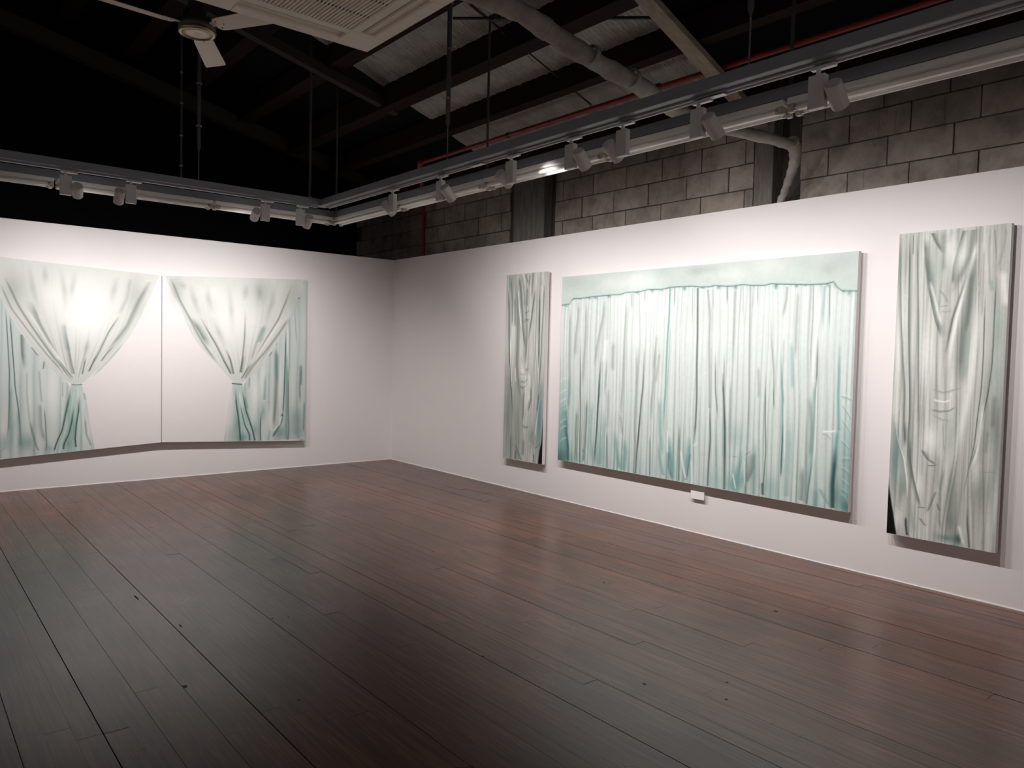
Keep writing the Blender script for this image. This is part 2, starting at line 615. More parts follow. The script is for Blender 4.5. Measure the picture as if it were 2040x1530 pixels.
rail(XI0, XI1, YI0, YI1, 'track_rail', 'inner L-shaped grey steel rail carrying the white spotlight track', (XI0, YI0, ZB), True)
rail(XO0, XO1, YO0, YO1, 'batten_rail', 'outer L-shaped grey steel rail carrying the unlit fluorescent battens', (XO0, YO0, ZB), False)

# plain rails added behind the camera to carry unseen fill lamps
t = empty('track_rail', (-5.0, -11.0, ZB), 'straight grey rail added unseen at the rear of the room for fill lamps', 'rail')
MB().box(-2.9, 4.0, -.05, .05, 0, .062).build('beam', M_rail, t)
MB().box(-2.9, 4.0, -.017, .017, -.014, -.0005).build('lamp_track', M_track, t)
MB().tube((-2.6, 0, .062), (-2.6, 0, 2.0), .010, n=8).build('rod', M_rod, t)
MB().tube((3.6, 0, .062), (3.6, 0, 1.0), .010, n=8).build('rod', M_rod, t)
t = empty('track_rail', (-8.0, -6.0, ZB), 'straight grey rail added unseen along the west side for fill lamps', 'rail')
MB().box(-.05, .05, -4.8, 4.0, 0, .062).build('beam', M_rail, t)
MB().box(-.017, .017, -4.8, 4.0, -.014, -.0005).build('lamp_track', M_track, t)
MB().tube((0, -4.4, .062), (0, -4.4, 1.4), .010, n=8).build('rod', M_rod, t)
MB().tube((0, 3.6, .062), (0, 3.6, 1.4), .010, n=8).build('rod', M_rod, t)


# hanging rods
def zroof(x, y):
    return zf(x) + 0.02


rods = [
    ('thin', -3.10, -1.33, 'thin dark threaded rod holding the outer rail, left of the fan blade tip'),
    ('sleeve', -3.10, -1.845, 'dark sleeved rod ending in a thin wire, directly under the ceiling fan'),
    ('tubeL', -2.05, -1.845, 'faint dark rod at the inner rail corner, left of the lighter thin one'),
    ('thin', -1.50, -1.31, 'thin grey rod dropping to the outer rail corner'),
    ('sleeve', -1.91, -3.99, 'thick dark sleeved rod just right of the air conditioner, thin at its foot'),
    ('thin', -1.50, -3.96, 'thin dark rod right of the thick sleeved one, crossing the foil'),
    ('sleeve', -1.91, -6.64, 'dark sleeved rod right of the pale timber rafter, bright wire at its foot'),
    ('thin', -1.50, -6.63, 'rightmost dark hanging rod, seen between the two rails too'),
]
for kind, x, y, lab in rods:
    zt = zroof(x, y) - 0.0
    if y > -1.9:
        zt = zf(x) + 0.04
    t = empty('hanging_rod', (x, y, ZB + 0.062), lab, 'rod')
    h = zt - (ZB + 0.062)
    if kind == 'sleeve':
        MB().tube((0, 0, 0), (0, 0, 0.35), 0.0045, n=8).build('wire', M_nut, t)
        MB().lathe((0, 0, 0.25), (0, 0, 1), [(0, 0.004), (0.05, 0.017), (h - 0.25, 0.019)], n=12, smooth=True).build('sleeve', M_rod, t)
        for q in (0.48, 0.85, 1.2):
            if q < h - .1:
                MB().tube((0, 0, q), (0, 0, q + .012), 0.024, n=12).build('collar', M_nut, t)
    else:
        MB().tube((0, 0, 0), (0, 0, h), 0.010 if kind == 'thin' else 0.013, n=10).build('rod', M_rod, t)
        MB().tube((0, 0, 0), (0, 0, 0.014), 0.022, n=6).build('nut', M_nut, t)
        if lab.startswith('thin dark threaded'):
            for q in (0.22, 0.5, 0.8, 1.08):
                MB().tube((0, 0, q), (0, 0, q + .012), 0.015, n=8).build('collar', M_nut, t)

# ------------------------------------------------------------------ fluorescent battens
def batten(loc, along_y, length, label):
    t = empty('fluorescent_batten', loc, label, 'light fitting', 'unlit fluorescent battens under the outer rail')
    m = Matrix.Identity(4) if along_y else Matrix.Rotation(math.radians(90), 4, 'Z')
    w = 0.058
    a, b = 0.012, length - 0.012
    body = MB().bbox(-w, w, a, b, -0.036, -0.0008, 0.004, m)
    body.build('housing', M_batten, t)
    ref = MB()
    ref._add([m @ Vector(q) for q in [(-.012, a + .03, -.062), (.012, a + .03, -.062), (.022, a + .03, -.037), (-.022, a + .03, -.037),
                                     (-.012, b - .03, -.062), (.012, b - .03, -.062), (.022, b - .03, -.037), (-.022, b - .03, -.037)]],
             [(0, 1, 2, 3), (7, 6, 5, 4), (0, 4, 5, 1), (1, 5, 6, 2), (3, 7, 4, 0)])
    ref.build('gear_spine', M_batten, t)
    for s in (-1, 1):
        MB().tube(m @ Vector((s * .040, a + .035, -.058)), m @ Vector((s * .040, b - .035, -.058)), 0.0145, n=14).build('tube', M_tube, t)
    for e, d in ((a, 1), (b, -1)):
        y0, y1 = sorted((e, e + d * .034))
        for s in (-1, 1):
            MB().bbox(s * .040 - .018, s * .040 + .018, y0, y1, -.079, -.0365, .005, m).build('lamp_holder', M_cap, t)
            MB().tube(m @ Vector((s * .040, e + d * .034, -.058)), m @ Vector((s * .040, e + d * .048, -.058)), 0.0165, n=14).build('tube_cap', M_nut, t)
    return t


BX, BY = -1.498, -1.33
yj = [-1.315, -2.643, -3.972, -5.311, -6.632, -7.95]
lab = ['farthest fluorescent batten of the right leg, ending in the rail corner',
       'unlit twin-tube batten above the left end of the long curtain painting',
       'unlit twin-tube batten lit by the bright spotlight patch near its left end',
       'unlit twin-tube batten above the elbow of the lagged pipe',
       'nearest unlit twin-tube batten, running out of the photo at right']
for i in range(5):
    batten((BX, yj[i + 1], ZB), True, yj[i] - yj[i + 1], lab[i])
xj = [-1.562, -2.81, -4.13, -5.44]
lab = ['unlit batten of the left leg nearest the rail corner',
       'unlit batten in the middle of the left leg, above the angled diptych',
       'unlit batten at the left edge of the photo']
for i in range(3):
    # runs along x: rotate +90 about z, so local y maps to -x
    batten((xj[i] , BY, ZB), False, xj[i] - xj[i + 1], lab[i])

# ------------------------------------------------------------------ track spotlights
SPOT_COL = (1.0, 0.94, 0.93)
FILL_W = 72.0          # watts of wide fill light added at each lamp to lift the room


def spotlight(pos, leg, side, target, wide, narrow, label, size=96, nsize=24, zc=0.145, fill_gain=1.0, grp=None, patch_spot=None):
    """pos: coordinate along the leg; side: +1/-1 which side of the gear box the lamp head hangs on"""
    loc = {'R': (TRK, pos, ZB - .018), 'L': (pos, TRKY, ZB - .014), 'S': (pos, -11.0, ZB - .014), 'W': (-8.0, pos, ZB - .014)}[leg]
    t = empty('track_spotlight', loc, label, 'spotlight', grp)
    turn = {'R': 0, 'L': 90, 'S': -90, 'W': 180}[leg]        # local y along the leg, local x towards the lit wall
    m = Matrix.Rotation(math.radians(turn), 4, 'Z')
    MB().bbox(-.016, .016, -.085, .035, -.016, -.0005, .003, m).build('adapter', M_track, t)
    MB().tube(m @ Vector((0, 0, -.016)), m @ Vector((0, 0, -.040)), .011, n=14).build('stem', M_lamp, t)
    MB().bbox(-.019, .019, -.041, .041, -.195, -.040, .003, m).build('gear_box', M_lamp, t)
    c = m @ Vector((0.012, side * 0.086, -zc))
    MB().tube(m @ Vector((0.004, side * 0.040, -zc)), m @ Vector((0.010, side * 0.052, -zc)), .013, n=12).build('pivot', M_nut, t)
    W = Vector(loc) + c
    d = (Vector(target) - W).normalized()
    hd = MB().lathe(c - d * .065, d, [(0, 0), (0, .034), (.006, .040), (.130, .040), (.130, .036), (.105, .034)], n=30)
    ho = hd.build('lamp_head', M_lamp, t)
    MB().lathe(c + d * .040, d, [(0, 0), (0, .034)], n=24).build('lens', M_lens, ho)
    beams = [('flood_beam', wide, size, 0.75, d), ('core_beam', narrow, nsize, 1.0, d)]
    flat = m @ Vector((1, 0, 0))
    beams.append(('added_fill', FILL_W * fill_gain, 146, 1.0, (flat * math.cos(math.radians(54)) - Vector((0, 0, 1)) * math.sin(math.radians(54)))))  # added fill, tilted down apart from the head's own aim
    if patch_spot:
        beams.append(('added_patch_beam', patch_spot[3], 50, 1.0, (Vector(patch_spot[:3]) - (W + d * .072)).normalized()))  # beam added to make the bright patch on the batten
    for nm, pw, sz, bl, dd in beams:
        if pw <= 0: continue
        ld = bpy.data.lights.new(nm, 'SPOT')
        ld.energy = pw
        ld.color = SPOT_COL
        ld.spot_size = math.radians(sz)
        ld.spot_blend = bl
        ld.shadow_soft_size = 0.012
        lo = bpy.data.objects.new(nm, ld)
        COL.objects.link(lo)
        lo.parent = t
        lo.location = c + d * .072
        lo.rotation_euler = dd.to_track_quat('-Z', 'Y').to_euler()
    return t


K = 0.66
spotlight(-3.14, 'R', +1, (0, -2.80, 1.60), 14 * K, 22 * K, 'white spotlight nearest the rail corner on the right leg, head tilted to its left')
spotlight(-3.87, 'R', -1, (0, -3.55, 1.20), 14 * K, 0, 'second white spotlight from the corner on the right leg, head on its right')
spotlight(-4.74, 'R', +1, (0, -4.38, 1.88), 11 * K, 52 * K, 'white spotlight with its head on the left, beside the bright patch on the batten', fill_gain=.85, patch_spot=(-1.49, -4.76, 2.755, 14))
spotlight(-5.34, 'R', -1, (0, -5.10, 1.10), 14 * K, 0, 'white spotlight with its head on the right, just past the bright patch', fill_gain=.75)
spotlight(-5.78, 'R', +1, (0, -5.66, 1.50), 9 * K, 5 * K, 'white spotlight with head on the left, above the middle of the wide painting', fill_gain=.75)
spotlight(-6.32, 'R', -1, (0, -6.40, 1.30), 10 * K, 2 * K, 'large white spotlight left of the nearest one, in front of the lagged pipe', fill_gain=.8)
spotlight(-7.00, 'R', -1, (0, -6.88, 1.35), 11 * K, 5 * K, 'largest and nearest white spotlight, at the right end of the track', fill_gain=.8)
spotlight(-4.13, 'L', -1, (-3.72, 0, 1.84), 7 * K, 15 * K, 'leftmost white spotlight of the left leg, head on its right')
spotlight(-3.65, 'L', +1, (-3.60, 0, 1.20), 10 * K, 0, 'second white spotlight from the left photo edge, head on its left')
spotlight(-2.49, 'L', +1, (-2.36, 0, 1.90), 12 * K, 12 * K, 'white spotlight on the left leg, head on its left, third from the photo edge')
spotlight(-2.14, 'L', -1, (-1.95, 0, 1.20), 12 * K, 0, 'white spotlight on the left leg closest to the rail corner')
for k in range(3):  # fill lamps added behind the camera, bounced off the south wall
    spotlight(-6.6 + 2.2 * k, 'S', 1, (-6.6 + 2.2 * k, -12.6, 1.4), 40, 0, 'unseen fill spotlight added on the straight rear rail', grp='added fill lamps of the unseen rear rail')
for k in range(3):  # fill lamps added out of view, bounced off the west wall
    spotlight(-8.8 + 2.2 * k, 'W', 1, (-9.6, -8.8 + 2.2 * k, 1.4), 40, 0, 'unseen fill spotlight added on the west rail', grp='added fill lamps of the unseen west rail')


# ------------------------------------------------------------------ ceiling cassette air conditioner
ac = empty('air_conditioner', (-3.685, -5.565, 3.12), 'cream ceiling cassette air conditioner hanging at the top of the photo', 'air conditioner')
S = 0.475
m = MB()
# frame ring with a square hole for the grille and four slots
G = 0.275          # half size of the grille
m.bbox(-.42, .42, -.42, .42, .035, .30, .01)
m.build('casing', M_ac, ac)
z0, z1 = 0.0, 0.035
sl0, sl1 = 0.325, 0.405      # slot band
for ang in (0, 90, 180, 270):
    R = Matrix.Rotation(math.radians(ang), 4, 'Z')
    MB().bbox(G, sl0, -G, G - .001, z0, z1, .002, R).build('panel_strip', M_ac, ac)
    MB().bbox(sl1, S, -G, G - .001, z0, z1, .002, R).build('panel_strip', M_ac, ac)
    MB().bbox(G, S, G, S, z0, z1, .002, R).build('corner_cover', M_ac, ac)
MB().bbox(-S - .006, S + .006, -S - .006, S + .006, .012, .030, .004).build('panel_rim', M_ac, ac)
for ang in (0, 90, 180, 270):
    R = Matrix.Rotation(math.radians(ang), 4, 'Z')
    tilt = R @ Matrix.Translation((.362, 0, .016)) @ Matrix.Rotation(math.radians(-16), 4, 'Y')
    MB().bbox(-.030, .030, -.268, .268, -.003, .003, .002, tilt).build('air_flap', M_acflap, ac)
    MB().box(sl0, sl1, -G, G, .030, .0345, R).build('slot_void', M_acdark, ac)
MB().box(-G, G, -G, G, .028, .034).build('grille_void', M_acdark, ac)
gs = MB()
n = 29
for k in range(n + 1):
    x = -G + 2 * G * k / n
    gs.box(x - .0046, x + .0046, -G, G, .002, .012)
tag(gs.build('grille_slats', M_ac, ac), kind='stuff')
for k in range(1, 3):
    y = -G + 2 * G * k / 3
    MB().box(-G, G, y - .004, y + .004, .004, .018).build('grille_rib', M_acdark, ac)
MB().box(-.012, .012, -.004, .004, -.0015, 0, Matrix.Translation((.44, -.43, 0))).build('status_lamp', M_acdark, ac)
for sx in (-1, 1):
    for sy in (-1, 1):
        MB().tube((sx * .40, sy * .40, .29), (sx * .40, sy * .40, 1.9), .006, n=8).build('hanger_rod', M_rod, ac)

# ------------------------------------------------------------------ ceiling fan
FZ = 3.35
fan = empty('ceiling_fan', (-3.807, -4.097, FZ), 'cream three-blade ceiling fan with dark motor beside the air conditioner', 'fan')
MB().lathe((0, 0, 0.0), (0, 0, 1), [(0.012, 0), (0.0, .05), (0.004, .082), (.012, .085)], n=36, smooth=True).build('cover_dish', M_fan, fan)
MB().lathe((0, 0, 0.0), (0, 0, 1), [(0.004, .084), (-.004, .092), (0, .104), (.014, .108), (.020, .100)], n=36, smooth=True).build('trim_ring', M_brass, fan)
MB().lathe((0, 0, 0.0), (0, 0, 1), [(.018, 0), (.018, .104), (.05, .108), (.075, .090), (.085, .055), (.20, .050), (.215, 0)], n=32, smooth=True).build('motor', M_fanmotor, fan)
MB().tube((0, 0, .20), (0, 0, zf(-3.807) - FZ), .014, n=12).build('down_rod', M_rod, fan)
for ang in (62, -61, 184):
    R = Matrix.Rotation(math.radians(ang), 4, 'Z')
    T = R @ Matrix.Translation((.0, 0, .034)) @ Matrix.Rotation(math.radians(-13), 4, 'X')
    bl = MB()
    prof = [(.135, .030), (.155, .050), (.19, .056), (.60, .066), (.625, .062)]
    vt, vb2 = [], []
    for x, w in prof:
        for s in (-1, 1):
            vt.append(T @ Vector((x, s * w, .004 - abs(w) * .02)))
            vb2.append(T @ Vector((x, s * w, 0 - abs(w) * .02)))
    nn = len(vt)
    ff = []
    for i in range(len(prof) - 1):
        a = 2 * i
        ff.append((a, a + 2, a + 3, a + 1))
        ff.append((nn + a, nn + a + 1, nn + a + 3, nn + a + 2))
        ff.append((a, nn + a, nn + a + 2, a + 2))
        ff.append((a + 1, a + 3, nn + a + 3, nn + a + 1))
    ff += [(0, 1, nn + 1, nn), (nn - 2, 2 * nn - 2, 2 * nn - 1, nn - 1)]
    bl._add(vt + vb2, ff)
    bo = bl.build('blade', M_fan, fan)
    MB().box(.085, .20, -.018, .018, .005, .011, T).build('blade_arm', M_fan, bo)
    sc = MB()
    for x, y in ((.165, -.03), (.165, .03), (.20, 0)):
        sc.tube(T @ Vector((x, y, -.003)), T @ Vector((x, y, .001)), .0045, n=8)
    sc.build('screws', M_fanmotor, bo)['kind'] = 'stuff'

# ------------------------------------------------------------------ pipes
def smooth_path(P, sub=6):
    P = [Vector(p) for p in P]
    out = []
    for i in range(len(P) - 1):
        p0, p1, p2, p3 = P[max(i - 1, 0)], P[i], P[i + 1], P[min(i + 2, len(P) - 1)]
        for k in range(sub):
            u = k / sub
            out.append(0.5 * ((2 * p1) + (p2 - p0) * u + (2 * p0 - 5 * p1 + 4 * p2 - p3) * u * u + (3 * p1 - p0 - 3 * p2 + p3) * u ** 3))
    out.append(P[-1])
    return out


t = empty('lagged_pipe', (0.12, -5.60, 2.0), 'grey-white cloth-lagged pipe from the air conditioner, bending down behind the partition', 'pipe')
base = Vector((0.12, -5.60, 2.0))
P = [(-3.25, -5.66, 3.32), (-2.74, -5.70, 3.32), (-2.42, -5.70, 3.27), (-2.0, -5.645, 3.23), (-1.55, -5.607, 3.20), (-1.09, -5.55, 3.155), (-.63, -5.675, 3.10), (-.33, -5.795, 3.068),
     (-.12, -5.85, 3.045)]
pp = smooth_path(P)
rad = [0.055 + 0.004 * math.sin(i * 1.3) + 0.003 * math.sin(i * 2.9) for i in range(len(pp))]
rad = [r * (1 - 0.28 * max(0, (i - 26) / 16)) for i, r in enumerate(rad)]
MB().path([q - base for q in pp], rad).build('lagged_run', M_lag, t)
P = [(-.15, -5.85, 3.075), (-.07, -5.83, 3.03), (-.02, -5.80, 2.95), (.03, -5.74, 2.86), (.10, -5.655, 2.76), (.135, -5.60, 2.66), (.135, -5.60, 2.2)]
pp = smooth_path(P)
rad = [0.050 - 0.020 * min(1, i / 24) + 0.003 * math.sin(i * 1.7) for i in range(len(pp))]
MB().path([q - base for q in pp], rad).build('lagged_drop', M_lag, t)
for i in range(5):
    tp = MB()
    c = Vector((-2.45 + i * .40, -5.705 + i * .033, 3.275 - i * .03)) - base
    tp.lathe(c - Vector((.02, 0, 0)), (1, .06, -.09), [(0, .052), (0, .060), (.03, .060), (.03, .052)], n=20, smooth=False)
    tp.build('wrap_band', M_lag, t)

t = empty('sprinkler_pipe', (-.45, -1.33, 3.655), 'red painted sprinkler pipe under the roof with an elbow and a drop on the blocks', 'pipe')
MB().tube((0, -8.2, -.03), (0, -0.03, 0), .022, n=14).build('pipe_run', M_red, t)
MB().path(smooth_path([(0, -.05, 0), (0, .01, -.002), (.02, .04, -.05), (.05, .07, -.09)], 4), .034, n=14).build('elbow', M_red, t)
MB().tube((.04, .06, -.08), (.57, .80, -.40), .022, n=14).build('pipe_branch', M_red, t)
MB().tube((.57, .80, -.38), (.57, .80, -2.2), .024, n=14).build('pipe_drop', M_red, t)
for q in (-1.6, -3.5, -4.55, -6.0):
    MB().tube((0, q - .02, -.005), (0, q + .02, -.005), .028, n=14).build('clamp', M_cable, t)

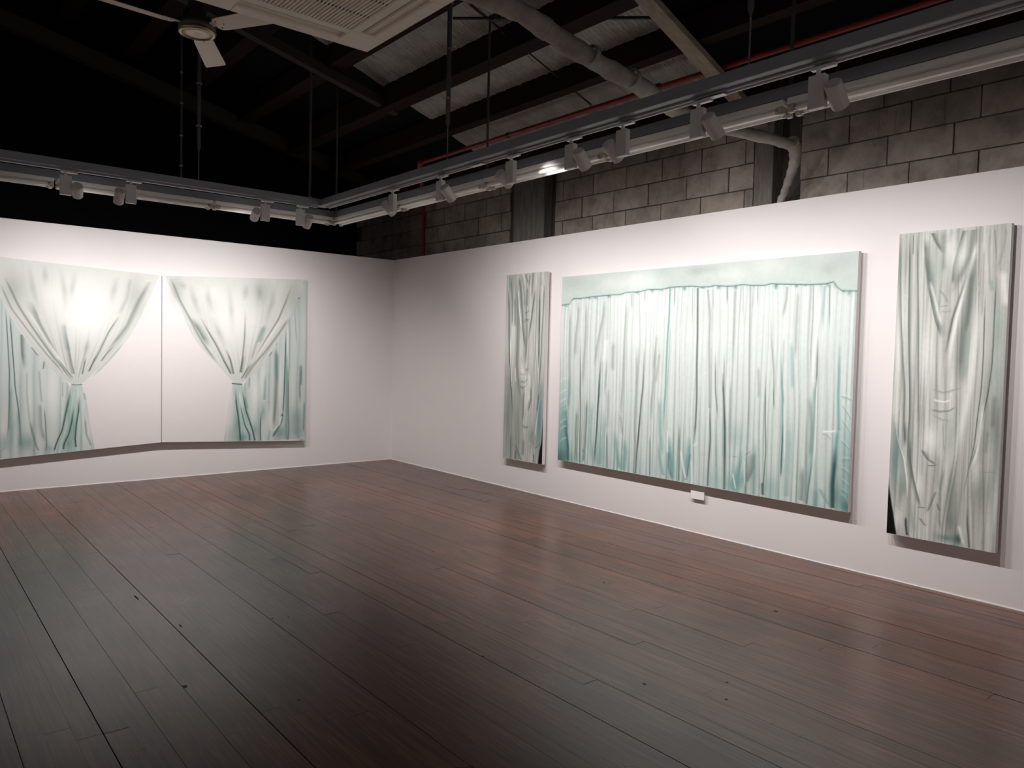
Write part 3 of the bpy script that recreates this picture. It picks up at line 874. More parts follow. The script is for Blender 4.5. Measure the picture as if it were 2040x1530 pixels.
# ------------------------------------------------------------------ paintings
import zlib, base64
PAINT = {}
PAINT['P2'] = [["S","g",0.55,8.5,31.8,[114,1944,120,1643,123,1391,139,1139,134,1101,128,931],0.15,0.15],["S","g",0.55,8.4,31.3,[226,1999,231,1858,204,1643,194,1434],0.15,0.15],["S","g",0.55,8.1,30.5,[336,1995,341,1725,335,1561,324,1396,310,1148],0.15,0.15],["S","g",0.55,7.8,29.2,[571,2010,566,1851,533,1723,494,1562,468,1359],0.15,0.15],["S","g",0.55,7.3,27.4,[851,2030,848,1837,838,1566,836,1371,833,1176,825,1101,824,865],0.15,0.15],["S","g",0.55,7.1,26.5,[986,1567,995,1338,997,1161,994,1111,991,803,1030,460],0.15,0.15],["S","g",0.55,6.8,25.3,[1196,1569,1196,1345,1188,1172,1177,1100,1175,896],0.15,0.15],["S","t",0.5,17.7,17.7,[134,1261,134,1101,128,931],0.15,0.15],["S","t",0.8,56.8,14.2,[109,955,112,718,141,594,147,434],0.1,0.05],["S","d",0.7,28.4,10.6,[115,871,116,719,146,569,151,430],0.3,0.0],["S","G",0.85,6.8,8.2,[274,1643,284,1395,294,1122,305,986,303,737,309,425],0.3,0.0],["S","d",0.75,7.8,14.3,[559,1523,550,1402,544,1281,542,1136,537,1164,529,961,525,758,513,635,504,434],0.3,0.1],["S","g",0.6,6.4,12.8,[631,1444,621,1284,615,1140,617,1088],0.3,0.3],["S","G",0.75,5.8,11.6,[1080,1568,1078,1379,1076,1166,1064,1116,1055,962,1039,731,1025,575,1021,424],0.3,0.0],["S","d",0.55,5.8,9.3,[1054,977,1039,731,1026,614],0.3,0.3],["S","G",0.8,4.5,6.8,[1174,790,1181,632,1187,428],0.2,0.0],["S","G",0.85,5.7,8.3,[657,779,665,611,673,428],0.2,0],["S","g",0.5,6.0,23.9,[907,2043,913,1874],0.0,0.5],["S","g",0.5,5.8,11.5,[1064,2052,1065,1946],0,0.5],["S","g",0.5,12.6,31.4,[700,1604,700,1327],0.15,0.15],["S","G",0.5,20.3,13.5,[389,1049,386,827,377,620,366,507],0.15,0.15],["S","t",0.4,39.9,13.3,[469,1038,457,833,455,669,492,444],0.15,0.15],["S","G",0.5,13.9,20.8,[253,957,244,731,250,564,249,430],0.15,0.15],["S","g",0.4,19.0,19.0,[663,1171,667,932,657,771],0.15,0.15],["S","g",0.5,18.2,9.1,[821,944,860,743],0.15,0.15],["S","t",0.55,37.1,18.6,[764,789,786,625,830,449],0.3,0],["S","t",0.6,30.2,30.2,[876,729,892,598,877,432],0.3,0],["S","t",0.35,45.2,19.4,[605,991,622,816,590,522,582,448],0.3,0],["S","G",0.5,20.3,13.5,[361,577,372,528,360,444],0.15,0.15],["S","t",0.45,16.6,33.1,[1261,1128,1283,831,1320,611],0.15,0.15],["B","t",0.8,[31,573],102,327],["B","d",0.65,[24,435],131,102],["B","t",0.3,[38,882],101,362],["B","t",0.4,[579,520],130,162],["B","t",0.35,[225,452],140,70],["B","t",0.25,[1277,494],138,138],["H","h",0.3,10.9,5.8,[-4,1195,50,1232,104,1244],0.15,0.15],["H","h",0.3,10.9,5.8,[0,1076,54,1113,109,1126],0.15,0.15],["H","h",0.3,10.9,5.8,[3,991,57,1028,112,1042],0.15,0.15],["H","t",0.3,10.9,5.8,[6,914,60,952,115,966],0.15,0.15],["H","t",0.3,10.9,5.8,[9,845,63,884,117,898],0.15,0.15],["H","h",0.3,10.9,5.8,[11,786,65,825,120,839],0.15,0.15],["H","h",0.3,10.9,5.8,[13,717,68,757,122,772],0.15,0.15],["H","h",0.3,10.9,5.8,[18,598,72,638,127,653],0.15,0.15],["H","t",0.3,10.9,5.8,[20,538,74,578,129,594],0.15,0.15],["S","t",0.8,8.2,10.9,[1346,2073,1346,1837,1337,1679,1332,1442,1332,1180,1325,1115,1324,875,1341,773],0,0.2],["S","G",0.6,3.2,8.0,[1396,2071,1398,1899],0,0.4],["S","G",0.85,7.6,11.1,[1633,2059,1647,1679,1649,1450,1659,1198,1661,1136,1657,905,1649,758],0,0.1],["S","g",0.5,5.1,5.1,[1584,2061,1590,1740],0,0.3],["S","g",0.6,9.8,14.7,[1734,2039,1765,1828,1765,1603,1786,1205,1790,1069],0.0,0.0],["S","G",0.85,5.8,9.7,[1787,1144,1797,994,1810,806,1799,616,1797,431],0.3,0],["S","g",0.55,2.9,4.8,[1784,2029,1799,1865],0,0.4],["S","G",0.8,3.3,5.6,[1918,2052,1926,1898],0,0.5],["S","g",0.5,9.2,18.5,[1992,2019,1993,1677,1991,1422],0.0,0.3],["S","g",0.5,3.6,4.5,[2066,2052,2082,1749],0,0.4],["S","g",0.65,5.3,13.3,[2129,2049,2136,1749,2145,1390,2153,1226,2155,1095,2159,807,2142,718],0,0.2],["S","g",0.55,2.6,4.4,[2197,2031,2203,1889],0,0.5],["S","g",0.5,8.7,13.0,[2226,1429,2238,1230,2236,1172],0.15,0.15],["S","G",0.7,4.8,7.2,[1829,1529,1842,1208,1851,1148,1877,985],0.3,0.2],["S","G",0.9,9.4,12.2,[1907,1374,1914,1263,1925,1153,1943,932,1952,710,1959,424],0.15,0],["S","d",0.6,5.6,7.5,[1929,1116,1945,895,1957,599],0.3,0.3],["S","G",0.5,4.7,7.1,[1914,1530,1919,1309,1914,1212],0.4,0],["S","g",0.45,8.4,16.9,[1216,1680,1188,1358],0.15,0.15],["S","g",0.45,8.4,16.8,[1253,1520,1219,1238],0.15,0.15],["S","g",0.4,9.3,13.9,[1983,1303,1991,1010,2000,789],0.15,0.15],["S","t",0.7,10.7,26.8,[1382,817,1392,683,1412,566,1427,437],0.3,0],["S","d",0.5,5.4,16.2,[1385,674,1386,530,1427,440],0.15,0.15],["B","t",0.65,[1412,550],43,129],["S","G",0.6,7.9,11.6,[1492,922,1496,734,1503,428],0.3,0],["S","t",0.7,30.8,6.2,[1613,824,1610,669,1595,589,1586,444],0.3,0],["B","t",0.6,[1586,565],46,134],["S","d",0.5,5.1,5.1,[1619,685,1604,583,1586,456],0.15,0.15],["S","t",0.5,16.6,16.6,[1271,749,1290,590,1336,452],0.3,0],["S","t",0.6,31.8,5.5,[2118,781,2107,656,2083,521,2070,438],0.3,0],["B","t",0.85,[2079,513],64,100],["B","t",0.6,[2026,475],55,65],["S","G",0.45,44.2,8.8,[2222,757,2219,634,2189,558,2151,494],0.15,0.15],["B","G",0.3,[2187,608],62,124],["S","d",0.7,12.9,12.9,[2300,538,2305,436],0.2,0],["B","t",0.3,[1842,485],97,97],["B","t",0.3,[2060,869],82,91],["S","h",0.6,10.8,5.4,[1370,863,1374,641],0.15,0.15],["S","h",0.7,5.1,10.2,[1626,632,1644,418],0.15,0.15],["S","h",0.7,5.2,15.6,[1509,696,1544,544,1577,443],0.15,0.15],["S","h",0.7,6.9,6.9,[2030,572,2066,441],0.15,0.15],["S","h",0.6,4.5,9.0,[2130,695,2143,479],0.15,0.15],["H","G",0.5,3.6,3.6,[2133,721,2165,743,2193,764],0.15,0.15],["H","h",0.7,5.1,5.1,[1640,742,1667,760,1685,778],0.15,0.15],["H","G",0.4,3.2,3.2,[2017,703,2042,699,2067,705],0.15,0.15],["S","g",0.6,2.6,5.2,[2194,2045,2201,1883],0,0.5],["S","g",0.6,4.2,12.6,[2315,1837,2329,1620,2357,1403,2362,1237,2366,1241,2374,1102],0.4,0.2],["S","G",0.7,3.4,4.2,[2361,1278,2374,1102],0.3,0.2],["S","t",0.6,4.2,16.8,[2344,2044,2352,2001],0,0.5],["S","g",0.6,8.2,12.3,[2443,2025,2441,1933,2409,1777],0,0.4],["S","t",0.9,9.0,8.2,[2410,1548,2424,1405,2443,1241,2435,1244,2451,1060,2455,874,2454,688,2453,587],0.25,0.1],["S","d",0.6,4.9,4.9,[2451,1023,2453,874,2451,725,2453,591],0.3,0.1],["S","t",0.4,16.1,16.1,[2497,1620,2513,1245,2521,1249],0.15,0.15],["S","g",0.5,8.0,16.0,[2533,2021,2528,1691,2530,1480],0.15,0.15],["S","g",0.6,3.9,7.7,[2653,2028,2657,1828,2652,1587,2655,1344],0,0.3],["S","G",0.7,4.6,6.1,[2702,1656,2705,1415,2700,1256,2703,1295,2703,1152],0.3,0.2],["S","t",0.55,23.2,3.9,[2701,1331,2703,1116,2700,828,2691,683,2674,536,2667,433],0.1,0],["S","G",0.6,3.9,7.8,[2696,756,2677,572,2667,429],0.3,0],["S","t",0.45,18.9,7.5,[2744,2017,2738,1826,2739,1690],0,0.4],["S","G",0.6,3.0,5.6,[2775,2022,2779,1859,2785,1690],0,0.4],["S","t",0.65,10.9,10.9,[2867,1622,2869,1454,2870,1265,2872,1338,2878,1129,2887,990],0.3,0],["S","t",0.9,18.4,11.0,[2883,1004,2875,884,2868,813,2865,707,2864,565,2869,432],0.1,0],["S","d",0.75,25.8,11.0,[2876,877,2871,743,2862,600,2869,432],0.3,0],["S","d",0.8,3.5,10.5,[2985,1965,2988,1807],0,0.5],["B","t",0.9,[2957,489],72,86],["B","t",0.55,[2948,683],65,179],["B","d",0.5,[2966,449],36,50],["B","t",0.3,[2938,926],65,180],["B","d",0.35,[2876,532],44,110],["H","h",0.3,3.6,4.4,[2888,1249,2931,1243,2974,1226],0.15,0.15],["H","t",0.5,3.6,7.3,[2889,1233,2932,1225,2975,1209],0.15,0.15],["H","h",0.3,3.6,4.4,[2898,1194,2939,1143,2981,1082],0.15,0.15],["H","t",0.5,3.6,7.3,[2899,1178,2940,1125,2981,1065],0.15,0.15],["H","h",0.3,3.6,4.3,[2903,1082,2942,1039,2981,985],0.15,0.15],["H","t",0.5,3.6,7.2,[2903,1067,2943,1021,2982,968],0.15,0.15],["H","h",0.3,3.6,4.4,[2902,936,2939,910,2975,874],0.15,0.15],["H","t",0.5,3.6,7.3,[2903,920,2939,892,2976,857],0.15,0.15],["H","h",0.3,3.6,4.4,[2908,797,2947,807,2985,806],0.15,0.15],["H","t",0.5,3.6,7.3,[2909,781,2947,789,2986,789],0.15,0.15],["H","h",0.3,3.6,4.4,[2910,741,2947,727,2983,702],0.15,0.15],["H","t",0.5,3.6,7.3,[2911,726,2947,709,2984,685],0.15,0.15],["H","h",0.3,3.6,4.3,[2914,657,2949,640,2983,612],0.15,0.15],["H","t",0.5,3.6,7.2,[2915,642,2949,622,2984,595],0.15,0.15],["H","h",0.3,3.6,4.3,[2917,588,2949,577,2982,556],0.15,0.15],["H","t",0.5,3.6,7.2,[2918,572,2950,559,2983,539],0.15,0.15],["H","h",0.3,3.6,4.3,[2918,553,2950,529,2981,493],0.15,0.15],["H","t",0.5,3.6,7.2,[2919,538,2951,511,2982,476],0.15,0.15],["S","G",0.8,3.4,6.8,[2294,1350,2300,1048,2316,784,2312,631,2305,432],0.2,0],["S","t",0.5,30.5,19.1,[2738,560,2740,424],0.3,0],["S","G",0.45,19.7,19.7,[2621,710,2627,565,2624,447],0.3,0],["S","t",0.35,28.4,28.4,[2513,1028,2506,806,2505,457],0.3,0],["S","G",0.35,15.4,15.4,[2660,1221,2683,971,2677,753],0.15,0.15],["S","t",0.4,21.9,21.9,[2221,850,2226,620,2226,427],0.3,0],["B","t",0.4,[2371,503],76,101],["S","t",0.5,7.5,22.6,[2749,562,2781,517,2836,440],0.15,0.15],["H","h",0.8,5.7,7.6,[2762,971,2821,977,2874,989],0.15,0.15],["H","g",0.5,1.9,7.6,[2762,960,2807,947,2838,915],0.15,0.15],["S","h",0.6,15.4,5.8,[2714,2018,2708,1827,2683,1552,2680,1276],0.15,0.15],["S","h",0.5,8.2,8.2,[2438,1834,2431,1620],0.15,0.15],["S","h",0.6,4.1,8.2,[2452,1171,2477,728],0.15,0.15],["S","h",0.6,7.6,3.8,[2707,1367,2717,1046,2716,722],0.15,0.15],["S","h",0.5,25.7,25.7,[623,1643,589,1403],0.15,0.15],["S","h",0.6,10.7,10.7,[1372,2056,1372,1679],0.15,0.15],["S","T",0.75,27.1,27.1,[65,1963,72,1941],0,0.95],["S","T",0.75,26.5,26.5,[165,2026,180,2007],0,0.95],["S","T",0.75,26.2,26.2,[246,2023,249,2010],0,0.95],["S","T",0.75,25.4,25.4,[386,2026,396,2005],0,0.95],["S","T",0.75,25.0,25.0,[460,2031,472,2002],0,0.95],["S","T",0.75,24.0,24.0,[635,2036,644,2004],0,0.95],["S","T",0.75,22.3,22.3,[972,2056,986,2025],0,0.95],["S","T",0.75,21.4,21.4,[1148,2067,1155,2033],0,0.95],["S","T",0.75,21.0,21.0,[1257,2058,1253,2046],0,0.95],["S","T",0.75,19.7,19.7,[1497,2069,1503,2031],0,0.95],["S","T",0.75,18.8,18.8,[1679,2060,1698,2041],0,0.95],["S","T",0.75,18.2,18.2,[1840,2060,1837,2027],0,0.95],["S","T",0.75,17.5,17.5,[1999,2052,2000,2019],0,0.95],["S","T",0.75,15.9,15.9,[2354,2051,2352,2008],0,0.95],["S","T",0.75,15.2,15.2,[2517,2039,2522,2007],0,0.95],["S","T",0.75,14.9,14.9,[2589,2035,2593,2018],0,0.95],["S","T",0.75,14.2,14.2,[2756,2033,2772,2002],0,0.95],["S","T",0.75,14.0,14.0,[2816,2033,2825,1986],0,0.95],["S","T",0.75,13.7,13.7,[2878,1977,2889,1956],0,0.95],["S","T",0.75,13.6,13.6,[2922,1975,2921,1928],0,0.95],["V","v",1.0,[-27,1965,10,1969,113,1978,136,2010,171,2030,260,2026,420,2036,543,2039,651,2043,778,2041,850,2057,1012,2058,1109,2072,1155,2070,1257,2066,1356,2079,1453,2079,1577,2078,1660,2067,1751,2064,1804,2071,1909,2060,1978,2058,2061,2066,2154,2053,2261,2049,2309,2059,2421,2049,2626,2035,2742,2034,2805,2046,2835,2005,2864,1981,2986,1972,3019,1970]],["B","g",0.3,[159,2184],180,70],["B","m",0.4,[360,2132],150,40],["B","h",0.3,[668,2148],132,80],["B","h",0.35,[978,2162],180,70],["B","m",0.5,[1281,2211],100,50],["B","g",0.4,[1600,2197],75,40],["B","g",0.3,[1727,2204],100,30],["B","h",0.3,[1991,2150],150,60],["B","m",0.3,[2155,2175],120,70],["B","h",0.3,[2271,2200],135,63],["B","m",0.5,[2590,2177],90,81],["B","g",0.35,[2766,2137],72,54],["B","m",0.4,[2908,2055],90,90],["B","g",0.25,[2875,2190],90,63]]
PAINT['P3'] = [["B","G",0.35,[40,2148],51,192],["B","h",0.5,[19,1617],45,259],["B","h",0.4,[203,1544],61,214],["B","e",0.5,[237,2045],66,151],["S","G",0.55,15.9,3.2,[10,2324,18,2074,35,1770,57,1504,81,1292,80,1197,87,1036,87,907],0.1,0.1],["S","G",0.7,3.2,12.6,[62,2326,71,2070,80,1769,96,1467,107,1293,113,1159,110,958,120,717],0.1,0.2],["S","G",0.6,3.8,3.8,[87,2331,90,2182],0.15,0.15],["S","G",0.6,9.3,3.1,[115,2328,127,2067,144,1768,160,1394,166,1296,166,1243,175,1044,174,885],0.1,0.2],["S","G",0.6,3.0,30.5,[156,2287,170,2138,208,1914,242,1766,285,1641],0.1,0.1],["S","G",0.4,6.1,30.6,[161,2176,190,1989,232,1825],0.15,0.15],["S","h",0.5,12.0,9.0,[203,2018,253,1839,285,1721],0.15,0.15],["S","G",0.65,6.0,21.1,[200,2320,227,2258,272,2181],0,0.3],["S","G",0.4,11.9,29.7,[265,2327,278,2181,277,2057],0.15,0.15],["S","g",0.6,8.9,8.9,[261,1956,305,1896,316,1866],0.15,0.15],["H","G",0.5,2.4,3.0,[269,1846,300,1849,320,1852],0.15,0.15],["H","g",0.5,3.0,6.0,[274,1817,308,1812,342,1819],0.15,0.15],["S","G",0.6,5.8,17.5,[386,2314,364,2217,339,2097,335,1978],0,0.1],["S","g",0.4,11.8,11.8,[319,2321,309,2250],0.15,0.15],["B","h",0.6,[311,2200],29,118],["B","h",0.5,[380,2158],40,86],["S","G",0.45,23.1,17.3,[447,2315,432,2154,373,2008,324,1910],0.0,0.3],["S","G",0.75,8.8,5.8,[435,2090,407,1978,379,1879,350,1779,330,1634,309,1502],0.2,0.3],["S","h",0.7,11.6,11.6,[467,2243,441,2096,409,1949,376,1800,351,1619,332,1437],0.1,0.3],["S","G",0.65,34.2,20.0,[463,2187,451,2011,440,1834,422,1655,417,1476,416,1332],0.2,0.2],["S","e",0.6,19.9,19.9,[445,1727,433,1548,428,1368],0.15,0.15],["S","g",0.5,4.2,4.2,[459,2046,459,1762,448,1513,443,1333],0.15,0.15],["S","h",0.5,22.6,22.6,[493,1938,485,1691,472,1406,459,1299,438,1146,405,943,365,737],0.2,0.3],["S","d",0.75,3.3,3.3,[583,2024,582,1899,582,1760,584,1586,581,1446,571,1319,573,1380,556,1230,542,1117,521,964,498,886,480,815],0.15,0.1],["S","G",0.8,2.8,3.9,[525,1936,529,1691,532,1479,530,1317,530,1378,518,1190,505,962,485,861,470,745,453,643],0.15,0.2],["S","g",0.5,11.0,2.8,[509,2210,514,1972,517,1761],0.15,0.15],["S","g",0.5,5.5,8.2,[535,2326,532,2180,548,1970,560,1914],0.15,0.15],["S","G",0.5,2.7,2.7,[561,2303,579,2107],0,0.3],["S","g",0.5,10.7,4.0,[612,2331,625,2275,613,2173,588,2058],0.15,0.15],["S","e",0.6,13.6,13.6,[556,1998,569,1927],0.15,0.15],["S","h",0.5,26.6,15.9,[618,2056,630,1932,647,1828],0.15,0.15],["S","g",0.3,11.1,11.1,[469,2334,482,2185],0.15,0.15],["S","g",0.4,5.5,5.5,[491,2331,493,2219],0.15,0.15],["B","e",0.75,[610,1690],32,161],["B","e",0.6,[617,1412],38,134],["B","G",0.45,[601,1122],54,189],["S","G",0.35,13.5,13.5,[606,1308,603,1085],0.15,0.15],["B","G",0.4,[560,706],66,165],["B","h",0.5,[636,643],16,215],["B","h",0.4,[521,813],28,84],["S","h",0.6,8.4,8.4,[548,1267,537,1079,517,911,494,817],0.2,0.2],["S","g",0.5,3.0,5.9,[319,1113,326,997,334,912],0.15,0.15],["H","G",0.5,3.0,9.1,[243,1185,295,1177,352,1185,393,1215],0.15,0.15],["H","g",0.5,3.0,12.1,[245,1318,318,1299,388,1326,429,1336],0.15,0.15],["H","h",0.6,6.0,6.0,[255,1248,321,1237,363,1255],0.15,0.15],["H","g",0.5,3.0,12.1,[252,1154,311,1128,362,1124],0.15,0.15],["B","h",0.7,[252,989],45,97],["B","h",0.6,[191,679],31,93],["B","e",0.4,[372,1048],47,117],["S","G",0.6,6.1,18.3,[195,919,235,861,288,828],0.15,0.15],["H","G",0.7,2.4,4.6,[237,821,266,823,296,829],0.15,0.15],["S","g",0.4,14.9,9.0,[307,901,305,775,317,667],0.15,0.15],["S","e",0.8,28.8,3.2,[7,1151,37,1007,83,858,107,715,117,587],0.2,0.1],["S","h",0.7,2.6,3.8,[23,1071,52,951,93,843,118,701,123,588],0.15,0.15],["B","T",0.6,[31,786],29,195],["B","T",0.5,[34,901],29,130],["B","G",0.4,[85,631],26,96],["S","G",0.7,3.8,15.9,[84,1100,90,923],0.4,0.3],["S","G",0.65,18.8,3.8,[125,1000,132,840,158,723,186,623,212,543],0.2,0.1],["S","e",0.5,15.7,15.7,[129,597,154,480,182,365],0.15,0.15],["H","G",0.6,2.2,4.7,[189,543,212,541,242,544],0.15,0.15],["S","G",0.5,12.1,3.0,[251,514,261,532,303,665],0.15,0.15],["S","G",0.45,3.0,11.9,[303,586,323,535],0.15,0.15],["S","G",0.55,3.1,12.2,[200,473,240,424],0.15,0.15],["B","G",0.5,[392,602],38,175],["B","G",0.5,[391,469],29,87],["S","G",0.4,8.9,8.9,[339,827,324,668,326,473,344,397],0.15,0.15],["S","G",0.85,4.2,7.1,[486,602,487,503,505,338],0.4,0],["B","d",0.75,[441,378],23,34],["B","T",0.7,[374,372],65,23],["S","h",0.6,8.5,8.5,[440,471,474,347],0.15,0.15],["S","d",0.8,4.8,9.5,[117,466,120,409,131,342],0.2,0],["H","g",0.6,3.3,3.3,[26,543,58,528,111,481],0.15,0.15],["B","h",0.5,[70,449],29,71],["H","g",0.6,2.2,2.8,[535,819,575,821,634,830],0.15,0.15],["S","G",0.3,8.2,8.2,[570,932,576,1083],0.15,0.15],["R","k",1.0,[],[-23,746,-3,732,4,651,18,571,39,468,52,396,65,333],5.0]]
PAINT['P1'] = [["B","G",0.35,[121,2188],67,336],["B","h",0.5,[127,1672],42,504],["B","G",0.5,[74,863],68,512],["B","G",0.4,[225,720],100,498],["S","d",0.7,8.5,8.5,[23,2155,47,2043,57,1746,71,1449,101,1279,102,1177,127,1023,147,868,165,714],0.1,0.3],["S","h",0.7,1.7,12.7,[79,1672,94,1375,102,1271,120,1100],0.15,0.15],["S","G",0.5,8.5,8.5,[53,2294,67,2116],0,0.4],["S","G",0.6,8.4,12.6,[76,2293,105,2041,107,1746],0.15,0.15],["S","G",0.5,16.7,16.7,[148,2076,159,1745],0.15,0.15],["S","G",0.5,33.2,16.6,[177,2221,200,2038,211,1745,207,1378,223,1260,247,1107,313,911],0.1,0.2],["S","h",0.6,8.2,9.9,[189,2184,220,1964,262,1745],0.15,0.15],["S","G",0.7,8.2,24.5,[197,2300,243,2109,268,1890,284,1744,326,1527],0.1,0.1],["S","G",0.5,8.1,16.2,[253,2304,294,2107,311,1947],0.15,0.15],["S","G",0.55,8.0,16.0,[297,2316,356,2212],0.15,0.15],["S","G",0.5,12.1,12.1,[347,2176,349,1960],0.15,0.15],["S","G",0.6,7.9,15.9,[429,2315,419,2137,418,2030],0,0.3],["S","G",0.8,7.9,15.9,[470,2149,441,1986,415,1815,387,1671,362,1599],0.2,0.3],["S","G",0.5,8.0,12.0,[386,2303,369,2175],0.15,0.15],["H","G",0.6,8.1,8.1,[312,1896,356,1910,383,1930],0.15,0.15],["H","G",0.6,8.1,8.1,[315,1838,354,1830,381,1833],0.15,0.15],["H","G",0.4,5.7,5.7,[288,1810,338,1816,371,1816],0.15,0.15],["S","G",0.85,9.3,11.6,[538,2131,547,1884,550,1671,549,1494,547,1316],0.15,0.2],["S","d",0.6,6.2,6.2,[545,1954,551,1636],0.3,0.3],["S","g",0.6,9.4,9.4,[482,2205,497,1885,496,1671,493,1457,475,1292,474,1269,463,1081],0.1,0.2],["S","G",0.7,6.2,11.5,[610,2198,600,1882,591,1706,588,1494,574,1296,569,1273,561,1049],0.1,0.2],["S","g",0.5,7.8,7.8,[517,2274,532,2096],0.15,0.15],["S","g",0.5,7.7,7.7,[560,2271,574,2165],0.15,0.15],["H","G",0.5,8.2,16.4,[261,1453,322,1330,367,1310,398,1383],0.15,0.15],["H","G",0.6,8.1,16.2,[323,1305,367,1299,400,1326],0.15,0.15],["H","G",0.5,8.2,12.3,[253,1261,312,1256,382,1273],0.15,0.15],["H","G",0.5,8.2,16.4,[256,1184,339,1177,395,1221],0.15,0.15],["H","G",0.5,8.2,24.7,[258,1131,317,1118,363,1144],0.15,0.15],["B","h",0.5,[367,1037],40,201],["B","h",0.5,[311,1294],49,98],["S","G",0.5,24.4,8.1,[341,1112,329,958,330,760],0.2,0.2],["S","G",0.6,23.8,7.9,[432,1154,449,1004,408,858],0.2,0.2],["S","h",0.5,15.9,8.0,[404,1282,422,1116,416,964],0.15,0.15],["S","g",0.5,15.6,15.6,[544,1197,558,974,525,806,496,668,431,563],0.1,0.1],["S","h",0.8,7.8,7.8,[610,1081,565,930,538,748,521,595],0.15,0.15],["S","d",0.6,7.8,9.3,[559,1086,561,974,539,868],0.3,0.2],["B","T",0.85,[583,752],46,325],["B","T",0.5,[603,962],31,192],["B","G",0.5,[476,591],55,111],["H","G",0.7,5.5,5.5,[519,490,569,518,612,560],0.15,0.15],["S","h",0.4,8.3,8.3,[179,1335,191,1158],0.15,0.15],["S","T",0.6,33.1,8.3,[208,516,246,451,310,350],0.3,0],["S","d",0.5,8.3,16.7,[210,447,202,344],0.3,0],["S","G",0.6,10.1,10.1,[125,632,132,336],0.3,0],["S","g",0.5,8.0,8.0,[477,561,435,434],0.15,0.15],["S","d",0.7,5.5,9.4,[504,450,513,345],0.3,0],["S","h",0.5,7.9,7.9,[420,539,455,528],0.15,0.15],["S","G",0.4,24.4,24.4,[337,576,332,384],0.15,0.15],["H","G",0.5,6.5,16.3,[320,713,367,702,414,714],0.15,0.15],["R","k",1.0,[638,831,630,681,621,561,595,476,576,338],[],7.6]]
